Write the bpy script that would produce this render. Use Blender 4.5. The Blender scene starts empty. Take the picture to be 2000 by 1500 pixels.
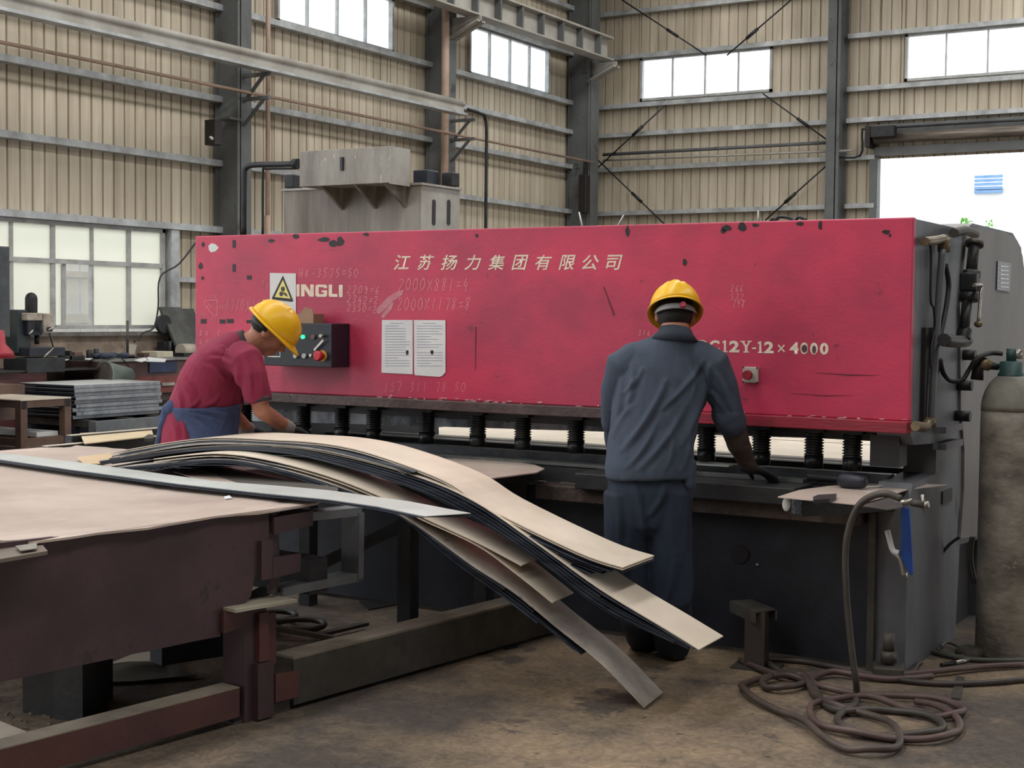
import bpy, bmesh, math, random
from mathutils import Vector, Matrix
from math import sin, cos, pi, radians
random.seed(7)
SC = bpy.context.scene
COL = SC.collection
# ---------------------------------------------------------------- camera, world, lights, exposure
FPX = 2842.92; YAW = 0.5395619; PIT = 0.0473449; ROL = -0.0094645; EYE = Vector((0, 0, 1.55))
F_ = Vector((-sin(YAW)*cos(PIT), cos(YAW)*cos(PIT), -sin(PIT)))
R0 = Vector((cos(YAW), sin(YAW), 0)); D0 = F_.cross(R0)
R_ = cos(ROL)*R0 + sin(ROL)*D0; D_ = -sin(ROL)*R0 + cos(ROL)*D0
cam = bpy.data.cameras.new('camera'); camo = bpy.data.objects.new('camera', cam); COL.objects.link(camo)
cam.sensor_width = 36; cam.lens = FPX/2000*36; cam.clip_end = 300
m = Matrix.Identity(4)
for i in range(3):
    m[i][0] = R_[i]; m[i][1] = -D_[i]; m[i][2] = -F_[i]; m[i][3] = EYE[i]
camo.matrix_world = m; SC.camera = camo
SC.view_settings.view_transform = 'Standard'; SC.view_settings.look = 'None'
SC.view_settings.gamma = 1; SC.view_settings.use_curve_mapping = False
SC.view_settings.exposure = 0.5
w = bpy.data.worlds.new('sky'); SC.world = w; w.use_nodes = True
w.node_tree.nodes['Background'].inputs[0].default_value = (0.93, 0.97, 1.0, 1)
w.node_tree.nodes['Background'].inputs[1].default_value = 1.7
def area(name, loc, rot, sx, sy, power, col=(1, 0.97, 0.92)):
    l = bpy.data.lights.new(name, 'AREA'); l.shape = 'RECTANGLE'; l.size = sx; l.size_y = sy; l.energy = power; l.color = col
    o = bpy.data.objects.new(name, l); COL.objects.link(o); o.location = loc; o.rotation_euler = rot; return o
# lamps added under the closed roof, like unseen skylights, for ambient light
for x, pw in ((-11.5, 700), (-5, 1150), (2, 850)):
    area('roof_fill_light', (x, 8, 9.3), (0, 0, 0), 1.3, 38, pw)
ORD = ['first', 'second', 'third', 'fourth', 'fifth', 'sixth', 'seventh', 'eighth', 'ninth', 'tenth', 'eleventh']
# ---------------------------------------------------------------- measuring helpers
def ray(x, y): return ((x-1000)*R_ + (y-750)*D_ + FPX*F_)/FPX
def onz(x, y, z=0.0): d = ray(x, y); return EYE + d*((z-EYE.z)/d.z)
def ony(x, y, Y): d = ray(x, y); return EYE + d*(Y/d.y)
def onx(x, y, X): d = ray(x, y); return EYE + d*(X/d.x)
def dp(x, y, d): return EYE + ray(x, y)*d
# ---------------------------------------------------------------- colour and material
def S(r, g, b):
    f = lambda c: (c/255/12.92) if c <= 10.3 else ((c/255+0.055)/1.055)**2.4
    return (f(r), f(g), f(b), 1)
MATS = {}
def mat(name, c1, c2=None, sc=4, rough=0.6, metal=0.0, bump=0.0, bsc=None, c3=None, t3=0.62, s3=9, stretch=(1, 1, 1), lo=0.35, hi=0.65, det=6):
    if name in MATS: return MATS[name]
    M = bpy.data.materials.new(name); M.use_nodes = True; MATS[name] = M
    nt = M.node_tree; N = nt.nodes; L = nt.links; b = N['Principled BSDF']
    b.inputs['Roughness'].default_value = rough; b.inputs['Metallic'].default_value = metal
    g = N.new('ShaderNodeNewGeometry'); mp = N.new('ShaderNodeMapping'); mp.inputs['Scale'].default_value = stretch
    L.new(g.outputs['Position'], mp.inputs['Vector'])
    if c2 is None: c2 = tuple(c*0.75 for c in c1[:3])+(1,)
    n = N.new('ShaderNodeTexNoise'); n.inputs['Scale'].default_value = sc; n.inputs['Detail'].default_value = det; n.inputs['Roughness'].default_value = 0.65
    L.new(mp.outputs[0], n.inputs['Vector'])
    r = N.new('ShaderNodeValToRGB'); r.color_ramp.elements[0].position = lo; r.color_ramp.elements[1].position = hi
    r.color_ramp.elements[0].color = c2; r.color_ramp.elements[1].color = c1
    L.new(n.outputs['Fac'], r.inputs['Fac']); out = r.outputs['Color']
    if c3 is not None:
        n3 = N.new('ShaderNodeTexNoise'); n3.inputs['Scale'].default_value = s3; n3.inputs['Detail'].default_value = 8; n3.inputs['Roughness'].default_value = 0.7
        L.new(mp.outputs[0], n3.inputs['Vector'])
        r3 = N.new('ShaderNodeValToRGB'); r3.color_ramp.elements[0].position = t3; r3.color_ramp.elements[1].position = t3+0.05
        L.new(n3.outputs['Fac'], r3.inputs['Fac'])
        mx = N.new('ShaderNodeMixRGB'); mx.inputs['Color2'].default_value = c3
        L.new(r3.outputs['Color'], mx.inputs['Fac']); L.new(out, mx.inputs['Color1']); out = mx.outputs['Color']
    L.new(out, b.inputs['Base Color'])
    if bump:
        n2 = N.new('ShaderNodeTexNoise'); n2.inputs['Scale'].default_value = bsc or sc*8; n2.inputs['Detail'].default_value = 5
        L.new(mp.outputs[0], n2.inputs['Vector'])
        bp = N.new('ShaderNodeBump'); bp.inputs['Strength'].default_value = bump; bp.inputs['Distance'].default_value = 0.02
        L.new(n2.outputs['Fac'], bp.inputs['Height']); L.new(bp.outputs[0], b.inputs['Normal'])
    return M
def emat(name, c, s):
    M = bpy.data.materials.new(name); M.use_nodes = True; b = M.node_tree.nodes['Principled BSDF']
    b.inputs['Base Color'].default_value = c; b.inputs['Emission Color'].default_value = c; b.inputs['Emission Strength'].default_value = s; return M
clad_l = mat('cladding_tan', S(206, 196, 178), S(172, 161, 142), 1.3, 0.5, stretch=(3, 3, 0.25), c3=S(120, 108, 90), t3=0.66, s3=2.2)
girtm = mat('girt_grey', S(196, 202, 206), S(150, 153, 156), 3, 0.45, 0.2)
colm = mat('column_grey', S(106, 110, 112), S(84, 86, 88), 1.2, 0.6, c3=S(70, 66, 62), t3=0.6, s3=3)
mat('dusty_flange', S(150, 140, 126), S(112, 104, 94), 4, .8)
beamm = mat('beam_grey', S(176, 174, 168), S(146, 142, 134), 1.5, 0.6)
pipem = mat('pipe_pinkish', S(176, 152, 136), S(150, 128, 114), 2, 0.5)
ironm = mat('black_iron', S(52, 54, 58), S(34, 35, 38), 5, 0.5, 0.3, bump=0.1)
darkm = mat('dark_oily_steel', S(58, 58, 60), S(38, 38, 42), 3, 0.5, 0.2, bump=0.15, c3=S(80, 70, 60), t3=0.66, s3=6)
navym = mat('dark_navy_paint', S(38, 42, 54), S(24, 27, 36), 3, 0.5, bump=0.1)
sidem = mat('side_grey_paint', S(106, 108, 115), S(74, 77, 85), 1.8, 0.5, bump=0.08, stretch=(1, 1, 0.5), c3=S(58, 58, 62), t3=0.62, s3=4)
taupem = mat('cover_taupe', S(132, 130, 130), S(112, 110, 110), 2.2, 0.55, stretch=(1, 1, 0.5))
redm = mat('shear_red', S(202, 58, 92), S(166, 52, 82), 2.0, 0.45, bump=0.06, bsc=40, c3=S(132, 50, 66), t3=0.63, s3=5, stretch=(1, 1, 1.3))
flangem = mat('flange_worn', S(96, 80, 78), S(70, 56, 58), 5, 0.5, 0.2, bump=0.2, c3=S(150, 130, 124), t3=0.68, s3=14)
redflange = mat('flange_red', S(170, 38, 62), S(120, 40, 54), 5, 0.5, bump=0.15, c3=S(205, 180, 175), t3=0.66, s3=12, stretch=(0.4, 1, 2.5))
springm = mat('spring_steel', S(62, 64, 66), S(36, 38, 40), 12, 0.35, 0.6)
blades = mat('blade_steel', S(204, 208, 214), S(96, 102, 116), 4, 0.35, 0.1, stretch=(1, 1, 0.5), lo=0.42, hi=0.6)
stripm = mat('sheet_cream', S(232, 220, 204), S(212, 200, 184), 3, 0.4, 0.0, c3=S(140, 128, 116), t3=0.665, s3=5)
stripg = mat('sheet_blue_grey', S(206, 212, 210), S(180, 184, 182), 2, 0.4, 0.2)
stripd = mat('sheet_edge_dark', S(80, 88, 102), S(40, 44, 56), 6, 0.4, 0.2, stretch=(0.3, 0.3, 4))
rustsheet = mat('sheet_brown', S(206, 190, 180), S(178, 161, 152), 1.6, 0.32, bump=0.05, c3=S(206, 186, 168), t3=0.62, s3=5, stretch=(1, 1, 1))
maroon = mat('maroon_primer', S(78, 56, 62), S(62, 44, 50), 2.5, 0.6, bump=0.08, c3=S(56, 44, 48), t3=0.6, s3=5)
maroon2 = mat('red_oxide', S(96, 58, 54), S(74, 46, 44), 3, 0.6, bump=0.1)
oliv = mat('olive_grey_steel', S(88, 84, 78), S(62, 60, 58), 4, 0.55, 0.2, bump=0.1)
brownfr = mat('frame_brown', S(116, 92, 80), S(94, 74, 66), 4, 0.6)
concr = mat('concrete_wall', S(176, 158, 142), S(118, 104, 92), 2.6, 0.8, bump=0.2, c3=S(84, 74, 66), t3=0.6, s3=3)
whitem = mat('white_paper', S(224, 226, 228), S(206, 208, 212), 5, 0.6)
framem = mat('window_frame_grey', S(186, 188, 188), S(150, 150, 150), 4, 0.4, 0.1)
yellow = mat('helmet_yellow', S(240, 192, 22), S(222, 170, 20), 5, 0.35)
skinm = mat('skin', S(176, 122, 100), S(150, 98, 80), 8, 0.55)
hairm = mat('hair_black', S(26, 22, 22), S(16, 14, 14), 40, 0.7, bump=0.4, bsc=200)
shirtm = mat('maroon_shirt', S(138, 32, 66), S(116, 26, 56), 3, 0.85, bump=0.35, bsc=7)
apronm = mat('blue_apron', S(62, 78, 116), S(42, 54, 86), 6, 0.85, bump=0.4, bsc=12)
jackm = mat('slate_jacket', S(64, 76, 94), S(50, 60, 77), 3, 0.8, bump=0.35, bsc=9, stretch=(1.5, 1.5, 0.7))
trousm = mat('navy_trousers', S(34, 46, 66), S(25, 34, 50), 3, 0.85, bump=0.3, bsc=7, stretch=(1.5, 1.5, 0.5))
glovem = mat('glove_dark', S(46, 46, 54), S(30, 30, 36), 9, 0.85)
cuffm = mat('glove_cuff_grey', S(150, 148, 146), S(110, 108, 108), 12, 0.85)
brownsl = mat('brown_sleeve', S(74, 60, 52), S(50, 40, 38), 7, 0.9, bump=0.3)
hosem = mat('hose_brown', S(96, 78, 74), S(74, 58, 56), 6, 0.5)
hoseg = mat('hose_grey_green', S(84, 86, 78), S(62, 64, 58), 6, 0.5)
cylm = mat('gas_cylinder_worn', S(160, 155, 146), S(100, 96, 90), 4.5, 0.6, bump=0.2, bsc=30, c3=S(156, 148, 136), t3=0.6, s3=11, stretch=(1, 1, 1.6))
cylg = mat('cylinder_shoulder_grey', S(150, 150, 140), S(98, 98, 92), 4, 0.6)
greenm = mat('valve_green', S(44, 84, 84), S(30, 62, 62), 6, 0.5)
bluem = mat('blue_handle', S(26, 78, 160), S(20, 58, 130), 6, 0.45)
silver = mat('bright_steel', S(196, 192, 184), S(140, 136, 130), 8, 0.3, 0.7)
brass = mat('brass_fitting', S(134, 118, 92), S(92, 82, 66), 8, 0.45, 0.4)
creamp = mat('lettering_cream', S(236, 222, 204), S(214, 196, 180), 20, 0.6, c3=S(190, 110, 110), t3=0.68, s3=30)
chalkm = mat('chalk_pink', S(226, 150, 160), S(204, 108, 124), 60, 0.8, lo=0.3, hi=0.6)
blackm = mat('black_paint', S(34, 30, 34), S(24, 22, 26), 8, 0.5)
boxdark = mat('control_box_navy', S(34, 38, 52), S(22, 26, 36), 4, 0.45, bump=0.05)
tankm = mat('galvanised_box', S(140, 134, 126), S(102, 92, 84), 1.6, 0.55, 0.1, stretch=(2.5, 2.5, 0.22), lo=0.38, hi=0.6)
tankm2 = mat('galvanised_box_pale', S(176, 176, 172), S(146, 142, 136), 2, 0.5, 0.1)
tankf = mat('galvanised_top_box', S(150, 146, 138), S(116, 110, 104), 2.5, 0.55, 0.1, c3=S(186, 180, 160), t3=0.6, s3=7, stretch=(2, 2, 0.6))
# ---------------------------------------------------------------- mesh builder
class MB:
    def __init__(s): s.v = []; s.f = []; s.sm = []
    def add(s, vs, fs, smooth=False):
        o = len(s.v); s.v += [Vector(v) for v in vs]; s.f += [tuple(i+o for i in f) for f in fs]; s.sm += [smooth]*len(fs); return s
    def hexa(s, p):   # 8 points: bottom 4 then top 4
        return s.add(p, [(3, 2, 1, 0), (4, 5, 6, 7), (0, 1, 5, 4), (1, 2, 6, 5), (2, 3, 7, 6), (3, 0, 4, 7)])
    def box(s, a, b):
        x0, y0, z0 = a; x1, y1, z1 = b
        return s.hexa([(x0, y0, z0), (x1, y0, z0), (x1, y1, z0), (x0, y1, z0), (x0, y0, z1), (x1, y0, z1), (x1, y1, z1), (x0, y1, z1)])
    def obox(s, c, sz, rz=0.0, M=None):   # centre-bottom box turned about z
        hx, hy, h = sz[0]/2, sz[1]/2, sz[2]
        R = M if M is not None else Matrix.Rotation(rz, 3, 'Z'); c = Vector(c)
        return s.hexa([c+R@Vector(q) for q in ((-hx, -hy, 0), (hx, -hy, 0), (hx, hy, 0), (-hx, hy, 0), (-hx, -hy, h), (hx, -hy, h), (hx, hy, h), (-hx, hy, h))])
    def bar(s, a, b, wd, ht, up=(0, 0, 1)):   # rectangular bar from a to b (centred)
        a = Vector(a); b = Vector(b); d = (b-a).normalized(); u = Vector(up); sd = d.cross(u)
        if sd.length < 1e-5: sd = d.cross(Vector((0, 1, 0)))
        sd.normalize(); u = sd.cross(d).normalized()
        q = lambda p, i, j: p + sd*(wd/2*i) + u*(ht/2*j)
        return s.hexa([q(a, -1, -1), q(a, 1, -1), q(b, 1, -1), q(b, -1, -1), q(a, -1, 1), q(a, 1, 1), q(b, 1, 1), q(b, -1, 1)])
    def prism(s, poly, ext):
        n = len(poly); e = Vector(ext); p = [Vector(q) for q in poly]
        fs = [tuple(range(n))[::-1], tuple(range(n, 2*n))] + [(i, (i+1) % n, n+(i+1) % n, n+i) for i in range(n)]
        return s.add(p+[q+e for q in p], fs)
    def ring(s, c, d, sd, a, b, n):
        d = d.normalized(); sd = (sd-d*sd.dot(d)).normalized(); u = sd.cross(d)
        return [c+sd*(a*cos(2*pi*i/n))+u*(b*sin(2*pi*i/n)) for i in range(n)]
    def loft(s, pts, rad, side=None, n=12, cap='flat', smooth=True):
        P = [Vector(p) for p in pts]; rad = [(r, r) if not isinstance(r, tuple) else r for r in rad]
        k = len(P); tg = []
        for i in range(k):
            t = P[min(i+1, k-1)]-P[max(i-1, 0)]; tg.append(t.normalized() if t.length > 1e-9 else Vector((0, 0, 1)))
        sd = Vector(side) if side else None
        if sd is None:
            sd = tg[0].cross(Vector((0, 0, 1)))
            if sd.length < 0.1: sd = tg[0].cross(Vector((0, 1, 0)))
        rings = []
        def put(c, t, a, b):
            nonlocal sd
            x = sd-t*sd.dot(t)
            if x.length < 1e-4: x = t.orthogonal()
            if not side: sd = x.normalized()
            rings.append(s.ring(c, t, x, a, b, n))
        if cap == 'round':
            for j in (85, 60, 30):
                f = cos(radians(j)); q = min(rad[0]); put(P[0]-tg[0]*(q*sin(radians(j))), tg[0], rad[0][0]*f, rad[0][1]*f)
        for i in range(k): put(P[i], tg[i], *rad[i])
        if cap == 'round':
            for j in (30, 60, 85):
                f = cos(radians(j)); q = min(rad[-1]); put(P[-1]+tg[-1]*(q*sin(radians(j))), tg[-1], rad[-1][0]*f, rad[-1][1]*f)
        o = len(s.v); K = len(rings)
        for r in rings: s.v += r
        for i in range(K-1):
            for j in range(n):
                s.f.append((o+i*n+j, o+i*n+(j+1) % n, o+(i+1)*n+(j+1) % n, o+(i+1)*n+j)); s.sm.append(smooth)
        s.f.append(tuple(o+j for j in range(n))[::-1]); s.sm.append(False)
        s.f.append(tuple(o+(K-1)*n+j for j in range(n))); s.sm.append(False)
        return s
    def cyl(s, a, b, r0, r1=None, n=16): return s.loft([a, b], [r0, r1 if r1 is not None else r0], n=n)
    def ell(s, c, r, M=None, nu=16, nv=10):
        c = Vector(c); M = M or Matrix.Identity(3); vs = []; fs = []
        for i in range(nv+1):
            t = -pi/2+pi*i/nv
            for j in range(nu):
                a = 2*pi*j/nu; vs.append(c+M@Vector((r[0]*cos(t)*cos(a), r[1]*cos(t)*sin(a), r[2]*sin(t))))
        for i in range(nv):
            for j in range(nu): fs.append((i*nu+j, i*nu+(j+1) % nu, (i+1)*nu+(j+1) % nu, (i+1)*nu+j))
        return s.add(vs, fs, True)
    def mesh(s, name, org=Vector((0, 0, 0))):
        me = bpy.data.meshes.new(name); me.from_pydata([tuple(v-org) for v in s.v], [], s.f); me.update()
        for p, q in zip(me.polygons, s.sm): p.use_smooth = q
        bm = bmesh.new(); bm.from_mesh(me); bmesh.ops.recalc_face_normals(bm, faces=bm.faces); bm.to_mesh(me); bm.free()
        return me
def worg(o):
    v = Vector((0, 0, 0))
    while o is not None: v += Vector(o.location); o = o.parent
    return v
def setp(o, label=None, cat=None, group=None, kind=None):
    if label: o['label'] = label
    if cat: o['category'] = cat
    if group: o['group'] = group
    if kind: o['kind'] = kind
    return o
def build(mb, name, m_, parent=None, label=None, cat=None, group=None, kind=None, bevel=0, me=None):
    if parent is not None: org = worg(parent)
    elif mb is not None:
        xs = [v.x for v in mb.v]; ys = [v.y for v in mb.v]; zs = [v.z for v in mb.v]
        org = Vector(((min(xs)+max(xs))/2, (min(ys)+max(ys))/2, min(zs)))
    else: org = Vector((0, 0, 0))
    if me is None: me = mb.mesh(name, org)
    o = bpy.data.objects.new(name, me); COL.objects.link(o); me.materials.append(m_) if m_ else None
    if parent is not None: o.parent = parent
    else: o.location = org
    if bevel:
        b = o.modifiers.new('edge', 'BEVEL'); b.width = bevel; b.segments = 2; b.limit_method = 'ANGLE'
    return setp(o, label, cat, group, kind)
def thing(name, loc, label, cat, group=None, kind=None):
    o = bpy.data.objects.new(name, None); COL.objects.link(o); o.location = loc; o.empty_display_size = 0.1
    return setp(o, label, cat, group, kind)
def fuse(mb, voxel, it=4, fac=0.5):
    me = mb.mesh('tmp'); o = bpy.data.objects.new('tmp', me); COL.objects.link(o)
    r = o.modifiers.new('r', 'REMESH'); r.mode = 'VOXEL'; r.voxel_size = voxel; r.use_smooth_shade = True
    if it: q = o.modifiers.new('s', 'SMOOTH'); q.iterations = it; q.factor = fac
    dg = bpy.context.evaluated_depsgraph_get(); e = o.evaluated_get(dg); out = bpy.data.meshes.new_from_object(e)
    bpy.data.objects.remove(o); out2 = MB(); out2.v = [v.co.copy() for v in out.vertices]
    out2.f = [tuple(p.vertices) for p in out.polygons]; out2.sm = [True]*len(out2.f); bpy.data.meshes.remove(out); return out2
def smooth_pts(P, n=6):
    P = [Vector(p) for p in P]; out = []
    for i in range(len(P)-1):
        p0 = P[max(i-1, 0)]; p1 = P[i]; p2 = P[i+1]; p3 = P[min(i+2, len(P)-1)]
        for k in range(n):
            t = k/n; out.append(0.5*((2*p1)+(-p0+p2)*t+(2*p0-5*p1+4*p2-p3)*t*t+(-p0+3*p1-3*p2+p3)*t**3))
    out.append(P[-1]); return out
def copyset(root, loc, label=None):
    r = root.copy(); COL.objects.link(r); r.location = loc
    if label: r['label'] = label
    for ch in list(root.children):
        c = ch.copy(); COL.objects.link(c); c.parent = r
        for g in list(ch.children):
            d = g.copy(); COL.objects.link(d); d.parent = c
    return r
# ================================================================= THE HALL
XL = -15.0; YB = 28.2; ZR = 9.5
floorm = mat('floor_dust', S(146, 128, 105), S(78, 71, 67), 0.6, 0.85, bump=0.5, bsc=9, c3=S(84, 75, 69), t3=0.55, s3=2.0, lo=0.44, hi=0.62, det=10)
nt_ = floorm.node_tree; g_ = nt_.nodes.new('ShaderNodeNewGeometry'); n_ = nt_.nodes.new('ShaderNodeTexNoise'); n_.inputs['Scale'].default_value = 22; n_.inputs['Detail'].default_value = 8; n_.inputs['Distortion'].default_value = 1.6
r_ = nt_.nodes.new('ShaderNodeValToRGB'); r_.color_ramp.elements[0].position = .3; r_.color_ramp.elements[1].position = .7; r_.color_ramp.elements[0].color = (.55, .53, .52, 1); r_.color_ramp.elements[1].color = (1.25, 1.22, 1.2, 1)
x_ = nt_.nodes.new('ShaderNodeMixRGB'); x_.blend_type = 'MULTIPLY'; x_.inputs[0].default_value = .8; b_ = nt_.nodes['Principled BSDF']; src_ = b_.inputs['Base Color'].links[0].from_socket
nt_.links.new(g_.outputs['Position'], n_.inputs['Vector']); nt_.links.new(n_.outputs['Fac'], r_.inputs['Fac']); nt_.links.new(src_, x_.inputs[1]); nt_.links.new(r_.outputs['Color'], x_.inputs[2]); nt_.links.new(x_.outputs[0], b_.inputs['Base Color'])
build(MB().box((-16, -12, -0.1), (14, 32, 0)), 'floor', floorm, kind='structure')
build(MB().box((-60, -40, -0.16), (40, 60, -0.11)), 'ground_outside', mat('yard', S(210, 208, 200), S(190, 188, 180), 1, 0.9), kind='structure')
build(MB().box((-15.3, -12, ZR), (13.2, 28.6, ZR+0.1)), 'ceiling', mat('roof_sheet', S(120, 118, 112)), kind='structure')
wrt = thing('wall_right', (13.1, 8, 0), None, None, kind='structure'); hw = mat('hall_wall', S(150, 142, 126), S(130, 122, 108), 1)
for b_ in (((13, -12, 0), (13.2, 11, 9.5)), ((13, 24, 0), (13.2, 28.6, 9.5)), ((13, 11, 5.2), (13.2, 24, 9.5))): build(MB().box(*b_), 'wall_section', hw, wrt)  # unseen gap left in this wall to bring side light onto the shear
build(MB().box((-15.3, -12.2, 0), (13, -12, 9.5)), 'wall_front', mat('hall_wall', None), kind='structure')
wbf = thing('wall_back_right', (5, 28.3, 0), None, None, kind='structure')
for b_ in (((-2, 28.2, 0), (1, 28.4, 9.5)), ((9, 28.2, 0), (13, 28.4, 9.5)), ((1, 28.2, 4.8), (9, 28.4, 9.5))): build(MB().box(*b_), 'wall_section', hw, wbf)  # opening out of view, added so sky light reaches the machine's right side
wl = thing('wall_left', (XL, 18, 0), None, None, kind='structure')
wb = thing('wall_back', (-8, YB, 0), None, None, kind='structure')
# corrugated cladding, one panel after another, each 0.8 m wide with four pans between narrow grooves
def clad(parent, ax, c, u0, u1, z0, z1):
    """ax 'y': sheet lies at x=c and runs along y; ax 'x': at y=c and runs along x. grooves are real recesses"""
    u = u0; mb = MB(); prof = []
    while u < u1-1e-6:
        e = min(u+0.2, u1); prof += [(u, 0.0), (max(u, e-0.032), 0.0), (max(u, e-0.026), 0.035), (max(u, e-0.006), 0.035), (e, 0.0)]; u = e
    n = len(prof); vs = []
    for z in (z0, z1):
        for a, d in prof: vs.append((c-d, a, z) if ax == 'y' else (a, c+d, z))
    build(MB().add(vs, [(i, i+1, n+i+1, n+i) for i in range(n-1)]), 'cladding_panel', clad_l, parent)
def cladwall(parent, ax, c, u0, u1, zt, holes):
    u = u0
    while u < u1-0.01:
        e = min(u+0.8, u1)
        for (a, b) in sorted(set([(h[0], h[1]) for h in holes])):   # cut the panel at the opening's jambs
            if u < a < e-0.02 and a-u > 0.02: e = a
            if u < b < e-0.02 and b-u > 0.02: e = b
        mid = (u+e)/2; cuts = sorted([(h[2], h[3]) for h in holes if h[0] < mid < h[1]]); z = 0.0
        for a, b in cuts+[(zt, zt)]:
            if a > z+0.01: clad(parent, ax, c, u, e, z, a)
            z = b
        u = e
WL = [(10.6, 15.3, 1.31, 2.72), (17.75, 20.85, 6.08, 7.02), (23.3, 26.35, 6.08, 7.02), (12.2, 15.3, 6.08, 7.02)]
cladwall(wl, 'y', XL, 9.0, YB, ZR, [(9.0, 15.9, 0, 1.31)]+WL)
WBk = [(-13.75, -10.8, 6.12, 7.02), (-8.1, -5.0, 6.12, 7.02)]
cladwall(wb, 'x', YB, XL, -2.0, ZR, [(-8.58, -3.2, 0, 4.66)]+WBk)
# outer skins keep daylight out between the panels
# girts
gz = [3.75, 4.69, 5.42, 6.03, 7.06, 8.0]
for z in gz+[2.77]:
    g = MB(); g.box((XL+0.01, 9, z-0.045), (XL+0.17, YB-0.1, z+0.045)); build(g, 'girt', girtm, wl)
for z in [2.7]+gz:
    for a, b in (((-14.9, -9.45), (-9.2, -2)) if z > 4.7 else ((-14.9, -9.45), (-9.2, -8.62))):
        g = MB(); g.box((a, YB-0.17, z-0.045), (b, YB-0.01, z+0.045)); build(g, 'girt', girtm, wb)
g = MB().box((XL+0.01, 15.34, 0.9), (XL+0.14, 15.5, 2.72)); build(g, 'window_post', girtm, wl)
build(MB().box((XL+0.01, 15.5, 1.98), (XL+0.12, 18, 2.05)), 'girt', girtm, wl)
# dado wall of rendered masonry under the long window
build(MB().box((XL-0.1, 9, 0), (XL+0.16, 15.95, 1.22)), 'low_wall', concr, kind='structure')
build(MB().box((XL-0.05, 10.5, 1.22), (XL+0.26, 15.95, 1.27)), 'trim_1', mat('sill_grey', S(120, 118, 112), S(80, 78, 74), 5, 0.7), kind='structure')
# windows
def glassmat(name, clear, tint):
    M = bpy.data.materials.new(name); M.use_nodes = True; nt = M.node_tree; N = nt.nodes; L = nt.links
    N.remove(N['Principled BSDF']); o = N['Material Output']; mx = N.new('ShaderNodeMixShader')
    if clear: a = N.new('ShaderNodeBsdfTransparent')
    else: a = N.new('ShaderNodeBsdfTranslucent')
    a.inputs['Color'].default_value = tint; b = N.new('ShaderNodeBsdfGlossy' if clear else 'ShaderNodeBsdfDiffuse')
    if clear: b.inputs['Roughness'].default_value = 0.1
    b.inputs['Color'].default_value = (0.8, 0.8, 0.8, 1) if clear else tint
    mx.inputs[0].default_value = 0.06 if clear else 0.3
    L.new(a.outputs[0], mx.inputs[1]); L.new(b.outputs[0], mx.inputs[2]); L.new(mx.outputs[0], o.inputs['Surface']); return M
gclear = glassmat('pane_clear', True, (0.96, 0.98, 1, 1)); gfrost = glassmat('pane_frosted', False, S(244, 244, 236))
wi = [1]
def window(ax, c, u0, u1, z0, z1, npane, gl, fr=0.05, mid=None, skip=()):
    P = (lambda u, z, d: (c+d, u, z)) if ax == 'y' else (lambda u, z, d: (u, c-d, z))
    t = thing('window_%d' % wi[0], P((u0+u1)/2, z0, 0), None, None, kind='structure'); wi[0] += 1
    def rect(a, b, z, zz, d0, d1, nm, mm):
        p = P(a, z, d0); q = P(b, zz, d1); mn = [min(p[i], q[i]) for i in range(3)]; mxx = [max(p[i], q[i]) for i in range(3)]
        return build(MB().box(mn, mxx), nm, mm, t)
    rect(u0, u1, z1-fr, z1, -0.03, 0.06, 'window_frame', framem); rect(u0, u1, z0, z0+fr, -0.03, 0.06, 'window_frame', framem)
    rect(u0, u0+fr, z0, z1, -0.03, 0.06, 'window_frame', framem); rect(u1-fr, u1, z0, z1, -0.03, 0.06, 'window_frame', framem)
    for k in range(1, npane):
        u = u0+(u1-u0)*k/npane; wdt = 0.032 if mid and k % 2 == 0 else 0.013
        if mid: wdt = max(wdt, 0.02)
        rect(u-wdt, u+wdt, z0, z1, -0.02, 0.04, 'mullion', framem)
    if mid: rect(u0, u1, mid-0.03, mid+0.03, -0.02, 0.05, 'transom', framem)
    for k in range(npane):
        a = u0+(u1-u0)*k/npane; b = u0+(u1-u0)*(k+1)/npane
        for zz0, zz1 in ([(z0, mid), (mid, z1)] if mid else [(z0, z1)]):
            if (k, zz0 > z0) in skip: continue
            rect(a+0.01, b-0.01, zz0+0.01, zz1-0.01, 0.0, 0.006, 'pane', gl)
    return t
w1 = window('y', XL, 10.6, 15.3, 1.31, 2.72, 7, gfrost, 0.05, 2.2, skip=((4, False),))
# one lower sash is slid open: half of that light is clear
b5 = 10.6+4.7/7*4
build(MB().box((XL-0.03, b5, 1.36), (XL-0.024, b5+0.2, 2.16)), 'pane', gfrost, w1)
build(MB().box((XL-0.05, b5+0.18, 1.33), (XL+0.0, b5+0.24, 2.18)), 'sash', framem, w1)
window('y', XL, 12.2, 15.3, 6.08, 7.02, 4, gclear); window('y', XL, 17.75, 20.85, 6.08, 7.02, 4, gclear); window('y', XL, 23.3, 26.35, 6.08, 7.02, 4, gclear)
window('x', YB, -13.75, -10.8, 6.12, 7.02, 4, gclear); window('x', YB, -8.1, -5.0, 6.12, 7.02, 4, gclear)
# neighbouring shed seen through the open sash
u = 8.0
nb = thing('neighbour_shed', (-18.5, 14, 0), 'pale ribbed shed wall seen through the open sash of the long window', 'building')
while u < 20:
    build(MB().box((-18.6, u, 0), (-18.5, u+0.27, 2.6)), 'wall_panel', mat('pale_shed', S(236, 240, 244), S(224, 230, 236), 2, 0.6), nb); u += 0.3
build(MB().box((-18.5, 8, 1.35), (-18.45, 20, 1.5)), 'rail', whitem, nb); build(MB().box((-18.5, 8, 2.1), (-18.45, 20, 2.2)), 'rail', whitem, nb)
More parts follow.
